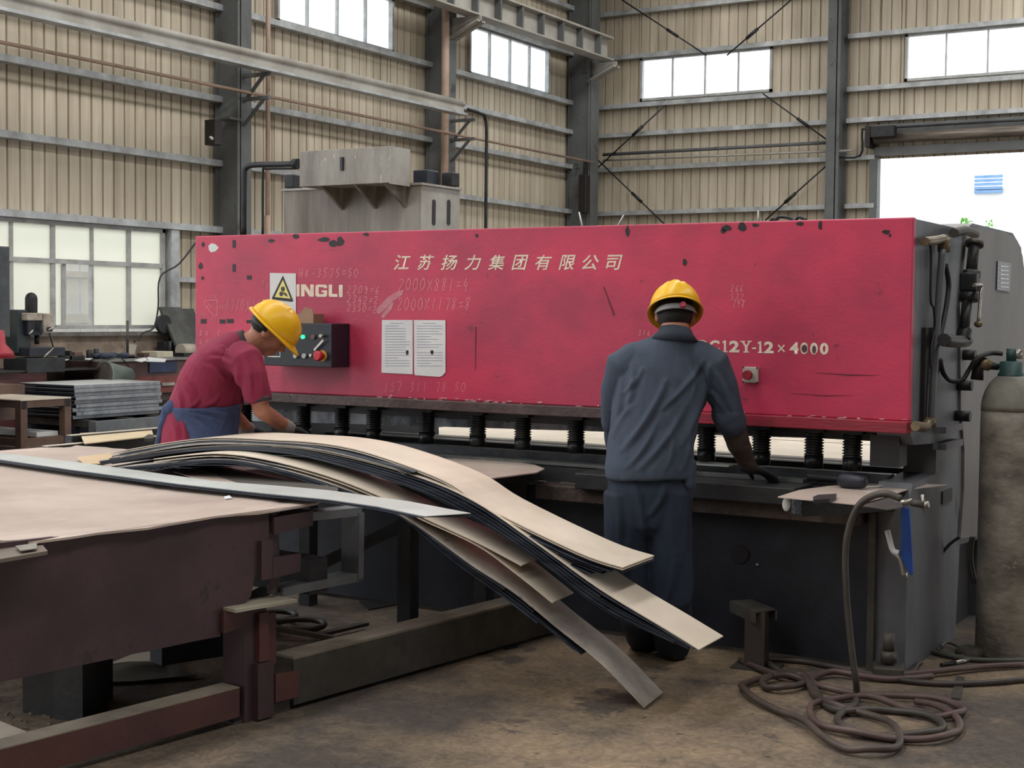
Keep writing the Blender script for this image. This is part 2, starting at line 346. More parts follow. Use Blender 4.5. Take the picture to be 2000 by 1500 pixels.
# steel columns: H section with two flanges and a web
def column(name, cx, cy, wdt, dep, ax, z1=9.4):
    t = thing(name, (cx, cy, 0), None, None, kind='structure')
    if ax == 'y':   # stands against the left wall; flanges parallel to the wall
        build(MB().box((cx-dep/2, cy-wdt/2, 0), (cx-dep/2+0.02, cy+wdt/2, z1)), 'flange', colm, t)
        build(MB().box((cx+dep/2-0.02, cy-wdt/2, 0), (cx+dep/2, cy+wdt/2, z1)), 'flange', colm, t)
        build(MB().box((cx-dep/2, cy-wdt/2+0.05, 0), (cx+dep/2, cy-wdt/2+0.07, z1)), 'web', colm, t)
    else:
        build(MB().box((cx-wdt/2, cy-dep/2, 0), (cx+wdt/2, cy-dep/2+0.02, z1)), 'flange', colm, t)
        build(MB().box((cx-wdt/2, cy+dep/2-0.02, 0), (cx+wdt/2, cy+dep/2, z1)), 'flange', colm, t)
        build(MB().box((cx+wdt/2-0.08, cy-dep/2, 0), (cx+wdt/2-0.06, cy+dep/2, z1)), 'web', colm, t)
    return t
c1 = column('column_1', -14.72, 16.48, 0.3, 0.44, 'y'); c2 = column('column_2', -14.72, 22.0, 0.3, 0.44, 'y')
c3 = column('column_3', -14.68, 27.35, 0.45, 0.5, 'y'); c4 = column('column_4', -9.36, 27.95, 0.26, 0.5, 'x')
c0 = column('column_5', -14.72, 10.7, 0.3, 0.44, 'y')
build(MB().cyl((-14.42, 22.0-0.32, 0), (-14.42, 22-0.32, 9.4), 0.07), 'downpipe', pipem, c2)
build(MB().cyl((-14.38, 16.86, 0), (-14.38, 16.86, 9.4), 0.035, n=10), 'downpipe', pipem, c1)
build(MB().cyl((-14.38, 16.86, 0), (-14.38, 16.86, 3.0), 0.05, n=10), 'downpipe', pipem, c1)
# crane runway girder on corbels with web stiffeners
cg = thing('crane_girder', (-14.0, 24, 6.85), 'deep grey crane runway girder with upright web stiffeners, ending at the corner', 'girder')
build(MB().box((-14.08, 19.2, 6.87), (-14.05, 27.2, 7.28)), 'web', beamm, cg)
build(MB().box((-14.2, 19.2, 6.84), (-13.9, 27.2, 6.87)), 'bottom_flange', beamm, cg)
build(MB().box((-14.2, 19.2, 7.28), (-13.9, 27.2, 7.32)), 'top_flange', beamm, cg)
y = 19.6
while y < 27.3:
    build(MB().box((-14.05, y, 6.87), (-13.92, y+0.05, 7.28)), 'stiffener', colm, cg); y += 0.78
for cy in (22.0, 27.3):
    cb = thing('corbel', (-14.3, cy, 6.4), 'welded corbel under the crane girder at the %s column' % ('middle' if cy < 25 else 'corner'), 'bracket')
    build(MB().prism([(-14.5, cy-0.02, 6.84), (-13.88, cy-0.02, 6.84), (-13.88, cy-0.02, 6.72), (-14.5, cy-0.02, 6.45)], (0, 0.04, 0)), 'web_plate', beamm, cb)
    build(MB().prism([(-14.5, cy-0.14, 6.45), (-13.88, cy-0.14, 6.72), (-13.88, cy-0.14, 6.75), (-14.5, cy-0.14, 6.48)], (0, 0.28, 0)), 'bottom_plate', beamm, cb)
# lighter rail beam and conduit carried on small brackets
rb = thing('rail_beam', (-14.1, 15, 5.0), 'long grey rail beam on brackets running along the left wall to the middle column', 'beam')
build(MB().box((-14.06, 8, 5.08), (-14.0, 21.65, 5.24)), 'web', beamm, rb); build(MB().box((-14.12, 8, 5.04), (-13.92, 21.65, 5.08)), 'flange', girtm, rb)
build(MB().cyl((-14.02, 8, 5.25), (-14.02, 21.65, 5.25), 0.055, n=10), 'top_rail', beamm, rb)
cd = thing('conduit', (-14.2, 18, 4.3), 'thin pale conduit run on the wall brackets below the rail beam', 'pipe')
build(MB().cyl((-14.35, 9, 4.76), (-14.35, 27.2, 4.76), 0.025, n=8), 'pipe', pipem, cd)
for cy in (16.45, 22.0):
    for zt, nm in ((5.04, 'upper'), (4.7, 'lower')):
        t = thing('wall_bracket', (-14.3, cy, zt-0.35), 'small triangular %s bracket on the %s column' % (nm, 'first' if cy < 20 else 'middle'), 'bracket')
        build(MB().box((-14.5, cy-0.03, zt-0.05), (-14.0, cy+0.03, zt)), 'arm', colm, t)
        build(MB().bar((-14.48, cy, zt-0.4), (-14.1, cy, zt-0.03), 0.04, 0.04), 'brace', colm, t)
tb = MB(); tb.loft(smooth_pts([(-13.95, 21.7, 5.15), (-13.95, 22.1, 5.13), (-13.95, 22.3, 5.0), (-13.95, 22.32, 4.0), (-13.95, 22.32, 0.0)], 4), [0.03]*17, n=8)
build(tb, 'drop_pipe', ironm, label='thin black pipe dropping from the end of the rail beam', cat='pipe')
# rails, rods and pipes on the back wall
hp = thing('wall_pipes', (-12, YB-0.3, 4.9), 'pair of dark horizontal pipes along the back wall beside the corner column', 'pipe')
build(MB().cyl((-14.5, YB-0.28, 5.0), (-9.4, YB-0.28, 5.0), 0.035, n=8), 'pipe', colm, hp); build(MB().cyl((-14.5, YB-0.28, 4.88), (-9.0, YB-0.28, 4.82), 0.022, n=8), 'pipe', beamm, hp)
for i, (a, b, nm) in enumerate((((1165, 330), (1300, 205), 'rising to the left of the back window'), ((1490, 183), (1622, 278), 'running down from the back window to the back column'), ((1165, 310), (1297, 437), 'falling from the corner column behind the red machine'),
                    ((1618, 320), (1495, 430), 'falling from the back column behind the red machine'), ((1215, 0), (1380, 108), 'coming down from the roof left of the back window'), ((1545, 0), (1420, 108), 'coming down from the roof right of the back window'))):
    A = ony(*a, YB-0.4); B = ony(*b, YB-0.2)
    mb = MB().cyl(A, B, 0.016, n=6); M_ = A.lerp(B, 0.6); d = (B-A).normalized(); mb.cyl(M_-d*0.15, M_+d*0.15, 0.035, n=6)
    build(mb, 'brace_rod', ironm, label='thin diagonal brace rod %s' % nm, cat='rod')
# dark loudspeakers / lamp boxes on columns
t = thing('wall_speaker', (-14.4, 16.2, 3.9), 'small black loudspeaker and white lamp on the first column', 'speaker')
p = onx(417, 262, -14.5); build(MB().obox(p-Vector((0, 0, 0.16)), (0.2, 0.16, 0.36)), 'cabinet', blackm, t, bevel=0.01)
q = onx(416, 272, -14.45); build(MB().loft([q-Vector((0, 0.05, -0.02)), q+Vector((0, 0.1, -0.03))], [0.02, 0.035], cap='round'), 'lamp', whitem, t)
build(MB().box((-14.75, 16.1, 4.35), (-14.45, 16.35, 4.38)), 'bracket', colm, t)
p = onx(1112, 372, -14.3); p.y = 27.0; t = thing('corner_speaker', p-Vector((0, 0, 0.3)), 'narrow black loudspeaker hanging on the corner column', 'speaker')
build(MB().obox(p-Vector((0.15, 0, 0.4)), (0.18, 0.2, 0.8)), 'cabinet', blackm, t, bevel=0.02); build(MB().obox(p-Vector((0.15, -.05, -0.4)), (0.04, 0.16, 0.3)), 'hanger', ironm, t)
# roller door
d1 = thing('door_1', (-6, YB, 0), None, None, kind='structure')
build(MB().box((-8.72, YB-0.16, 0), (-8.56, YB+0.05, 4.75)), 'door_jamb', colm, d1)
rd = thing('roller_shutter', (-6, YB-0.4, 4.75), 'rolled-up steel shutter drum over the bright doorway', 'shutter')
build(MB().cyl((-8.6, YB-0.3, 5.02), (-3, YB-0.3, 5.02), 0.1, n=14), 'drum', mat('shutter_grey', S(150, 140, 130), S(96, 90, 86), 4, 0.4, 0.4, stretch=(0.3, 1, 6)), rd)
build(MB().box((-8.6, YB-0.2, 5.1), (-3, YB-0.12, 5.3)), 'hood', colm, rd)
build(MB().box((-8.6, YB-0.24, 4.7), (-3, YB-0.14, 4.86)), 'bottom_slat', colm, rd)
build(MB().box((-8.72, YB-0.5, 4.85), (-8.62, YB-0.05, 5.25)), 'end_plate', blackm, rd); build(MB().obox((-8.35, YB-0.5, 5.02), (0.45, 0.2, 0.2)), 'motor', ironm, rd)
pp = [ony(x, y, YB-0.3) for x, y in ((1625, 306), (1680, 304), (1684, 256), (1700, 252), (1850, 243), (2010, 234))]
build(MB().loft(smooth_pts(pp, 4), [0.022]*21, n=6), 'conduit_over_door', ironm, label='thin conduit stepping up over the roller shutter', cat='pipe')
# the yard beyond the door
build(MB().box((-30, 44, -0.1), (20, 44.3, 5.4)), 'yard_wall', mat('yard_white', S(235, 236, 238), S(225, 226, 230), 1, 0.7), label='pale sunlit building across the yard beyond the doorway', cat='building')
p = ony(1930, 358, 43.9); t = thing('blue_awning', p-Vector((0, 0, 0.3)), 'faded blue slatted panel on the pale building outside the door', 'panel')
for k in range(5): build(MB().box((p.x-0.4, 43.9, p.z-0.28+k*0.11), (p.x+0.4, 44.0, p.z-0.2+k*0.11)), 'slat', mat('faded_blue', S(130, 170, 215), S(110, 150, 200), 3, 0.6), t)
leafm = mat('leaf_green', S(120, 190, 70), S(80, 150, 50), 8, 0.6)
for k, (px_, py_, nm) in enumerate(((1884, 436, 'left'), (1935, 438, 'right'))):
    c = ony(px_, py_, 40); t = thing('roadside_bush', (c.x, 40, 0), '%s one of two green bush tops beyond the doorway, over the red machine end' % nm, 'bush')
    build(MB().cyl((c.x, 40, 0), (c.x, 40, c.z-0.1), 0.05, 0.02, n=6), 'stem', brownfr, t)
    lf = MB()
    for i in range(130):
        a = random.uniform(0, 2*pi); r = random.uniform(0, 0.3)*random.random()**0.3; zz = c.z-0.5+random.uniform(-0.7, 0.65)*(1-r)
        q = Vector((c.x+r*cos(a), 40+r*sin(a), zz)); d = Vector((random.uniform(-1, 1), random.uniform(-1, 1), random.uniform(-0.3, 1))).normalized()*0.1; s_ = d.orthogonal().normalized()*0.035
        lf.add([q, q+d*0.5+s_, q+d, q+d*0.5-s_], [(0, 1, 2, 3)])
    build(lf, 'foliage', leafm, t, kind='stuff')

# ================================================================= THE SHEAR
YP = 6.25; XR = -1.745; XLs = -5.87
sh = thing('guillotine_shear', (-3.8, 7.2, 0), 'huge red hydraulic guillotine shear with white lettering and a row of spring clamps', 'machine')
build(MB().box((XLs, YP, 1.108), (XR, YP+0.04, 1.985)), 'front_cover', redm, sh, bevel=0.006)
build(MB().box((XLs+0.05, YP+0.04, 1.09), (XR-0.14, 7.3, 1.96)), 'ram_housing', darkm, sh)
xs = -2.95
build(MB().box((XLs, YP-0.05, 1.058), (xs, YP+0.04, 1.108)), 'lower_flange', flangem, sh, bevel=0.004)
build(MB().box((xs, YP-0.03, 1.056), (XR, YP+0.04, 1.108)), 'lower_flange', redflange, sh, label='red painted end of the lower flange, chipped', bevel=0.004)
build(MB().box((XLs+0.05, 6.42, 1.0), (XR-0.15, 6.5, 1.09)), 'clamp_beam', darkm, sh)
build(MB().prism([(-5.8, 6.62, 0.905), (-1.95, 6.62, 0.99), (-1.95, 6.62, 1.09), (-5.8, 6.62, 1.09)], (0, 0.05, 0)), 'upper_blade', blades, sh)
for k in range(10):
    x = -5.5+k*0.38; build(MB().cyl((x, 6.61, 0.995), (x, 6.625, 0.995), 0.016, n=12), 'bolt_hole', blackm, sh)
build(MB().box((XLs+0.02, 6.32, 0.72), (XR-0.15, 6.78, 0.795)), 'bed_top', darkm, sh)
build(MB().box((XLs+0.02, 6.5, 0.795), (XR-0.15, 6.56, 0.845)), 'lower_blade', mat('lower_blade', S(110, 114, 118), S(66, 70, 78), 4, .4, .3), sh)
build(MB().box((XLs+0.02, 6.27, 0.02), (XR-0.15, 6.31, 0.72)), 'bed_plate', navym, sh)
build(MB().box((-3.55, 6.16, 0.65), (-1.93, 6.28, 0.722)), 'bed_rail', mat('peeling_rail', S(86, 70, 62), S(44, 38, 38), 9, 0.6, bump=0.3, c3=S(140, 84, 80), t3=0.64, s3=14), sh, bevel=0.004)
build(MB().box((-5.8, 6.16, 0.65), (-3.6, 6.28, 0.722)), 'bed_rail', darkm, sh)
build(MB().box((-3.3, 6.1, 0.722), (-2.2, 6.5, 0.8)), 'table_slab', darkm, sh, bevel=0.006)
build(MB().box((-4.3, 6.34, 0.8), (-2.25, 6.44, 0.815)), 'wear_strip', mat('wear_strip_grey', S(120, 124, 122), S(84, 88, 90), 5, 0.4, 0.4), sh)
hc = ony(1445, 1082, 6.268); build(MB().cyl((hc.x, 6.262, hc.z), (hc.x, 6.27, hc.z), 0.043, n=24), 'port_hole', blackm, sh)
bp_ = ony(1480, 1103, 6.268); build(MB().ell((bp_.x, 6.265, bp_.z), (0.008, 0.008, 0.008)), 'bolt_head', silver, sh)
# hold-down clamps: neck, ribbed spring, foot
def clamp(x):
    y = 6.42; b = MB().loft([(x, y, 0.862), (x, y, 0.92)], [0.042, 0.044], n=16)
    o = build(b, 'hold_down', springm, sh)
    pts = []; rad = []; z = 0.92
    while z < 1.04:
        pts += [(x, y, z), (x, y, z+0.006), (x, y, z+0.012)]; rad += [0.036, 0.047, 0.036]; z += 0.013
    build(MB().loft(pts, rad, n=14), 'spring', springm, o)
    build(MB().box((x-0.06, y-0.05, 1.03), (x+0.06, y+0.05, 1.065)), 'clamp_block', darkm, o)
for px_ in (478, 593, 668, 730, 834, 933, 1021, 1125, 1213, 1300, 1380, 1487, 1590, 1665): clamp(ony(px_, 870, 6.42).x)
# end frames
def frame(x0, x1, mm, lb):
    prof = [(6.28, 0.0), (6.28, 0.72), (6.34, 0.83), (6.72, 0.84), (6.72, 0.98), (6.34, 1.0), (6.29, 1.05), (6.29, 1.98), (7.15, 1.98), (7.3, 2.02), (8.2, 2.02), (8.42, 1.95), (8.52, 1.75), (8.52, 0.0), (7.75, 0.0), (7.7, 0.42), (7.2, 0.45), (7.15, 0.0)]
    build(MB().prism([(x0, a, b) for a, b in prof], (x1-x0, 0, 0)), 'end_frame', mm, sh, lb)
frame(-1.9, -1.75, sidem, None); frame(-5.84, -5.7, navym, None)
build(MB().box((-5.85, 8.1, 1.35), (-1.9, 8.3, 1.9)), 'rear_beam', navym, sh)
build(MB().box((-1.91, 6.24, 0.0), (-1.88, 6.28, 0.7)), 'frame_edge', oliv, sh)
build(MB().box((-1.9, 7.16, 0.0), (-1.82, 7.7, 0.44)), 'frame_recess', blackm, sh)
sx = -1.75
def sp(x, y, off=0.0): return onx(x, y, sx+off)
cov = [sp(1884, 452), sp(1905, 447), sp(1958, 453), sp(1983, 470), sp(1993, 500), sp(2000, 560), sp(1995, 1000), sp(1912, 1045), sp(1871, 1052), sp(1878, 960), sp(1879, 880), sp(1872, 800), sp(1870, 600)]
build(MB().prism([(sx, q.y, q.z) for q in cov], (0.012, 0, 0)), 'side_cover', taupem, sh)
# raised dark channel and bars beside the cover
a = sp(1800, 640); b = sp(1816, 822); build(MB().box((sx, a.y, b.z), (sx+0.02, b.y, a.z)), 'side_slot', blackm, sh)
for y0, y1 in ((836, 846), (862, 878)):
    a = sp(1822, y1); b = sp(1856, y0); build(MB().box((sx, a.y, a.z), (sx+0.06, b.y, a.z+0.03)), 'side_bracket', sidem, sh)
a = sp(1838, 985); b = sp(1857, 962); build(MB().box((sx, a.y, a.z), (sx+0.008, b.y, a.z+0.06)), 'side_socket', blackm, sh)
a = sp(1766, 903, -0.1); build(MB().box((-1.93, 6.3, 0.9), (-1.8, 6.42, 1.04)), 'clamp_end_block', darkm, sh)
for px_, py_ in ((1877, 693), (1870, 752), (1866, 812)):
    q = sp(px_, py_); build(MB().cyl((sx-0.01, q.y, q.z), (sx+0.07, q.y, q.z), 0.026, n=14), 'stud', ironm, sh)
def tube(pts, r, mm, nm, off=0.04, n=8, parent=sh, k=5):
    P = [sp(x, y, off) for x, y in pts]; S_ = smooth_pts(P, k) if len(P) > 2 else P
    return build(MB().loft(S_, [r]*len(S_), n=n), nm, mm, parent)
tube([(1841, 488), (1834, 580), (1826, 700), (1819, 828)], 0.017, sidem, 'return_pipe')
tube([(1806, 472), (1826, 470), (1844, 466)], 0.02, brass, 'pipe_fitting'); tube([(1844, 464), (1843, 492)], 0.028, brass, 'pipe_fitting', n=10)
tube([(1788, 832), (1806, 834), (1812, 826)], 0.022, brass, 'pipe_fitting'); tube([(1818, 832), (1817, 816)], 0.024, brass, 'pipe_fitting')
tube([(1817, 482), (1819, 500), (1818, 585), (1824, 602), (1826, 640), (1819, 680), (1818, 720)], 0.006, ironm, 'cable', n=6)
tube([(1847, 518), (1853, 555), (1848, 600), (1838, 650), (1834, 670)], 0.012, ironm, 'side_hose')
vt = build(MB().loft([sp(1903, 474, 0.09), sp(1897, 532, 0.09)], [0.026, 0.026], n=14), 'valve_pipe', ironm, sh)
tube([(1904, 472), (1903, 480)], 0.042, oliv, 'valve_collar', 0.09, 14); tube([(1898, 530), (1897, 542)], 0.042, ironm, 'valve_union', 0.09, 14)
c = sp(1894, 570, 0.09); build(MB().obox(c, (0.08, 0.085, 0.09)), 'valve_body', ironm, sh, bevel=0.01)
tube([(1892, 572), (1891, 589)], 0.044, ironm, 'valve_union', 0.09, 14); tube([(1889, 588), (1882, 650)], 0.024, ironm, 'valve_pipe', 0.09, 14)
tube([(1884, 645), (1882, 655), (1881, 662)], 0.034, ironm, 'valve_elbow', 0.09, 14); tube([(1888, 665), (1868, 667), (1843, 664)], 0.029, ironm, 'valve_elbow', 0.09, 14)
tube([(1902, 557), (1917, 557), (1915, 575), (1911, 628)], 0.008, silver, 'valve_lever', 0.14, 8)
q = sp(1911, 633, 0.14); build(MB().ell(q, (0.02, 0.02, 0.016)), 'lever_knob', brass, sh)
tube([(1862, 455), (1885, 450), (1905, 458)], 0.022, oliv, 'top_fitting', 0.05)
a = sp(1942, 568); b = sp(1967, 512); npl = build(MB().prism([(sx+0.013, q.y, q.z) for q in (sp(1940, 566), sp(1965, 570), sp(1968, 514), sp(1942, 510))], (0.006, 0, 0)), 'name_plate', mat('plate_grey', S(100, 98, 102), S(84, 82, 88), 9, 0.35, 0.5), sh)
for k in range(6):
    yy = 520+k*8; q0 = sp(1946, yy); q1 = sp(1962, yy+1); build(MB().bar((sx+0.02, q0.y, q0.z), (sx+0.02, q1.y, q1.z), 0.003, 0.006), 'plate_line', silver, npl)
ph = [sp(x, y, 0.05) for x, y in ((1836, 700), (1842, 728), (1858, 745), (1880, 742), (1893, 725), (1901, 706), (1925, 694), (1950, 690))]
# anchor bolt at the machine foot
ab = Vector((-1.79, 6.17, 0)); build(MB().obox(ab, (0.13, 0.13, 0.06), 0.3), 'foot_block', oliv, sh, bevel=0.008); build(MB().cyl(ab+Vector((0, 0, 0.07)), ab+Vector((0, 0, 0.12)), 0.035, n=6), 'foot_nut', oliv, sh); build(MB().cyl(ab+Vector((0, 0, 0.12)), ab+Vector((0, 0, 0.2)), 0.025, n=12), 'foot_bolt', oliv, sh)
# ------------- panel marks
def pp_(x, y, o=0.0015): return ony(x, y, YP-o)
def ppoly(polys, nm, mm, th=0.001, o=0.0015, label=None, parent=sh):
    mb = MB()
    for pl in polys: mb.prism([pp_(x, y, o) for x, y in pl], (0, th, 0))
    return build(mb, nm, mm, parent, label)
R4 = lambda x0, y0, x1, y1: [(x0, y0), (x1, y0), (x1, y1), (x0, y1)]
sg = ppoly([[(527, 533), (578, 534), (578, 612), (527, 612)]], 'warning_sign', mat('sign_white', S(222, 222, 222), S(208, 208, 208), 4, 0.5), 0.001, 0.0035, 'white warning sign with a yellow triangle and a black fan blade pictogram')
def sub(polys, nm, mm, o): return ppoly(polys, nm, mm, 0.0005, o, parent=sg)
sub([[(552.5, 538), (573, 588), (570, 589.5), (532, 585), (531, 582)]], 'triangle_border', blackm, 0.0042)
sub([[(552.5, 546.5), (567.5, 583.5), (536.5, 580)]], 'triangle_field', mat('sign_yellow', S(232, 222, 140), S(226, 212, 120), 5, 0.5), 0.0048)
cir = lambda x, y, rx, ry, n=14: [(x+rx*cos(2*pi*i/n), y+ry*sin(2*pi*i/n)) for i in range(n)]
sub([cir(552.5, 564.5, 3.9, 5), cir(549.3, 574, 4, 4.6), [(554, 570), (560, 574), (562, 580), (556, 577), (553, 572)]], 'blade_pictogram', mat('sign_ink', S(70, 66, 66)), 0.0054)
Lt = {'I': [R4(579, 555.3, 585, 579)], 'N': [[(588, 555.3), (597, 555.4), (606, 569), (606, 555.6), (613, 555.7), (613, 579.5), (604.5, 579.4), (595, 565), (595, 579.2), (588, 579.1)]],
      'G': [[(619, 555.8), (636, 556), (639, 559), (639, 563), (632.5, 563), (632, 561), (623, 560.8), (622.5, 562), (622.5, 573), (624, 574.5), (631, 574.6), (632.5, 573), (632.5, 571), (628, 571), (628, 567), (639, 567), (639, 577), (636, 579.8), (619, 579.6), (616, 577), (616, 558.5)]],
      'L': [[(642, 556), (648.7, 556), (648.7, 574), (659, 574.3), (659, 580), (644, 579.8), (642, 578)]], 'J': [R4(662, 556.3, 669.3, 580.2)]}
for k in Lt: ppoly(Lt[k], 'cream_letter', creamp)
def ptext(s, x0, x1, yb, ytop, nm, mm, off=0.0, shear=0.0, o=0.0015, space=1.0):
    c = bpy.data.curves.new(nm, 'FONT'); c.body = s; c.size = 1; c.offset = off; c.shear = shear; c.space_character = space; c.resolution_u = 4
    t = bpy.data.objects.new(nm, c); COL.objects.link(t); dg = bpy.context.evaluated_depsgraph_get()
    me = bpy.data.meshes.new_from_object(t.evaluated_get(dg)); bpy.data.objects.remove(t)
    if not me.vertices: return
    mnx = min(v.co.x for v in me.vertices); mxx = max(v.co.x for v in me.vertices); mny = min(v.co.y for v in me.vertices); mxy = max(v.co.y for v in me.vertices)
    A = pp_(x0, yb, o); B = pp_(x1, yb, o); T = pp_(x0, ytop, o); wd = B.x-A.x; h = T.z-A.z; og = worg(sh)
    for v in me.vertices:
        u = (v.co.x-mnx)/(mxx-mnx); q = (v.co.y-mny)/(mxy-mny); v.co = Vector((A.x+wd*u, YP-o, A.z+h*q))-og
    return build(None, nm, mm, sh, me=me)
xx = 769
for ch in '江苏扬力集团有限公司':
    ptext(ch, xx, xx+33, 527.5, 498, 'cream_character', creamp, 0.012, 0.25); xx += 46
def yy_(x): return 664.3+(x-1385)*.024, 687+(x-1385)*.026
for ch, a, b in (('Q', 1358, 1382), ('C', 1385, 1405), ('1', 1411, 1421), ('2', 1424, 1444), ('Y', 1446, 1469), ('-', 1469, 1477), ('1', 1480, 1490), ('2', 1492, 1511), ('4', 1542, 1560), ('0', 1563, 1578), ('0', 1582, 1597), ('0', 1601, 1618)):
    t0, t1 = yy_(a)
    if ch == '1': ppoly([[(a+3, t0), (a+7, t0), (a+7, t1-2), (a+10, t1-2), (a+10, t1), (a, t1), (a, t1-2), (a+3, t1-2), (a+3, t0+5), (a, t0+5), (a, t0+3)]], 'cream_letter', creamp)
    elif ch == 'Y': ppoly([[(a, t0), (a+9, t0), (a+9, t0+2), (a+7, t0+2), (a+12, t0+9), (a+16, t0+2), (a+14, t0+2), (a+14, t0), (a+22, t0), (a+22, t0+2), (a+19, t0+2), (a+14, t0+12), (a+14, t1-2), (a+17, t1-2), (a+17, t1), (a+6, t1), (a+6, t1-2), (a+9, t1-2), (a+9, t0+12), (a+3, t0+2), (a, t0+2)]], 'cream_letter', creamp)
    elif ch == '-': ppoly([R4(a, (t0+t1)/2+1, b, (t0+t1)/2+4)], 'cream_letter', creamp)
    else: ptext(ch, a, b, t1, t0, 'cream_letter', creamp, 0.04)
ppoly([[(1519, 675), (1521, 673), (1533, 686), (1531, 688)], [(1531, 673), (1533, 675), (1521, 688), (1519, 686)]], 'times_sign', creamp)
ppoly([cir(1571, 681, 6, 8, 9), cir(1590, 683, 4, 8, 8)], 'paint_smudge', mat('smudge', S(90, 56, 66)), o=0.0025)
# chalk handwriting drawn with single strokes
G = {'0': [[(.3, 1), (.05, .7), (.05, .3), (.3, 0), (.55, .3), (.55, .7), (.3, 1)]], '1': [[(.3, 1), (.25, 0)]], '2': [[(.05, .8), (.3, 1), (.55, .75), (.3, .4), (.05, 0), (.6, .05)]],
     '3': [[(.05, .9), (.35, 1), (.5, .75), (.25, .55), (.5, .3), (.3, 0), (.05, .1)]], '4': [[(.35, 1), (.05, .4), (.6, .45)], [(.45, .7), (.4, -.1)]], '5': [[(.55, 1), (.2, .95), (.15, .6), (.45, .5), (.45, .15), (.1, 0)]],
     '6': [[(.45, 1), (.15, .6), (.1, .2), (.3, 0), (.5, .2), (.35, .45), (.12, .3)]], '7': [[(.05, .95), (.55, 1), (.3, 0)]], '8': [[(.5, .9), (.25, 1), (.1, .8), (.45, .3), (.3, 0), (.1, .2), (.5, .75), (.5, .9)]],
     '9': [[(.5, .8), (.25, 1), (.1, .75), (.3, .55), (.5, .8), (.4, 0)]], 'x': [[(0, .9), (.6, .1)], [(.6, 1), (.05, 0)]], '=': [[(.05, .65), (.6, .7)], [(.05, .35), (.6, .4)]], '-': [[(.05, .5), (.55, .5)]], '/': [[(.5, 1), (.1, 0)]], ' ': [],
     'H': [[(.1, 1), (.1, 0)], [(.5, 1), (.5, 0)], [(.1, .5), (.5, .5)]], 's': [[(.05, .7), (.5, .8)], [(.3, 1), (.3, .1)], [(.05, .3), (.55, .35)], [(.1, .5), (.5, .55)]], 'c': [[(.5, .8), (.3, .95), (.1, .6), (.3, .1), (.55, .3)]]}
def chalk(s, x, y, h, wd=None, slope=0.0, th=1.3):
    mb = MB(); wd = wd or h*0.75; cx = x
    for ch in s:
        jy = random.uniform(-0.06, 0.06)*h
        for st in G.get(ch, []):
            pts = [Vector((cx+a*wd+0.12*h*b, y-b*h+jy+(cx-x)*slope, 0)) for a, b in st]
            if len(pts) > 2: pts = smooth_pts(pts, 3)
            for i in range(len(pts)-1):
                a, b = pts[i], pts[i+1]; d = (b-a)
                if d.length < 0.1: continue
                n = Vector((-d.y, d.x, 0)).normalized()*th/2
                mb.add([pp_((a+n).x, (a+n).y, .0012), pp_((b+n).x, (b+n).y, .0012), pp_((b-n).x, (b-n).y, .0012), pp_((a-n).x, (a-n).y, .0012)], [(0, 1, 2, 3)])
        cx += wd
    if mb.v: build(mb, 'chalk_marks', chalkm, sh, kind='stuff')
chalk('2000x881=4', 778, 568, 24, 14); chalk('2000x1178=8', 776, 606, 24, 13.2)
chalk('2209=6', 678, 572, 15, 11, 0.06); chalk('2342=2', 678, 591, 15, 10.5, 0.06); chalk('2350=2', 678, 608, 14, 10, 0.05)
chalk('Hs-3575=50', 583, 543, 17, 12, -0.02); chalk('1710x168', 440, 607, 22, 10, 0.0, 1.0)
chalk('266', 1427, 570, 13, 9, 0, 1.0); chalk('532', 1426, 586, 12, 10, 0, 0.8); chalk('798', 1430, 600, 14, 9, 0, 1.0)
chalk('316', 1246, 655, 10, 9, 0, 1.0); chalk('ss c', 388, 658, 14, 12, 0, 1.0); chalk('sc', 388, 675, 12, 12, 0, 0.9); chalk('157 311 78 50', 750, 765, 18, 12.5, 0, 0.8); chalk('s34', 512, 556, 10, 7, 1.2, 0.8)
chalk('s', 1790, 590, 1, 1)
tri = [(400, 587), (425, 586), (424, 616), (418, 616), (400, 595), (400, 587)]
mb = MB()
for i in range(len(tri)-1):
    a = Vector((*tri[i], 0)); b = Vector((*tri[i+1], 0)); n = Vector((-(b-a).y, (b-a).x, 0)).normalized()*.6
    mb.add([pp_((a+n).x, (a+n).y), pp_((b+n).x, (b+n).y), pp_((b-n).x, (b-n).y), pp_((a-n).x, (a-n).y)], [(0, 1, 2, 3)])
build(mb, 'chalk_sketch', chalkm, sh); chalk('1220', 409, 582, 6, 4, 0, .7); chalk('34', 405, 600, 6, 5, 0, .7); chalk('300', 428, 602, 5, 5, 0, .7); chalk('HH', 390, 618, 7, 6, 0, .7); chalk('80', 413, 626, 6, 5, 0, .7)
for r in ((454, 469, 460, 484), (454, 516, 460, 531), (482, 538, 491, 546), (392, 623, 403, 632), (429, 624, 440, 632), (443, 623, 456, 631), (481, 625, 490, 631), (393, 540, 398, 546)): ppoly([R4(*r)], 'black_patch', blackm)
def blot(x, y, rx, ry, n=9): return [(x+rx*(0.6+0.5*random.random())*cos(2*pi*i/n), y+ry*(0.6+0.5*random.random())*sin(2*pi*i/n)) for i in range(n)]
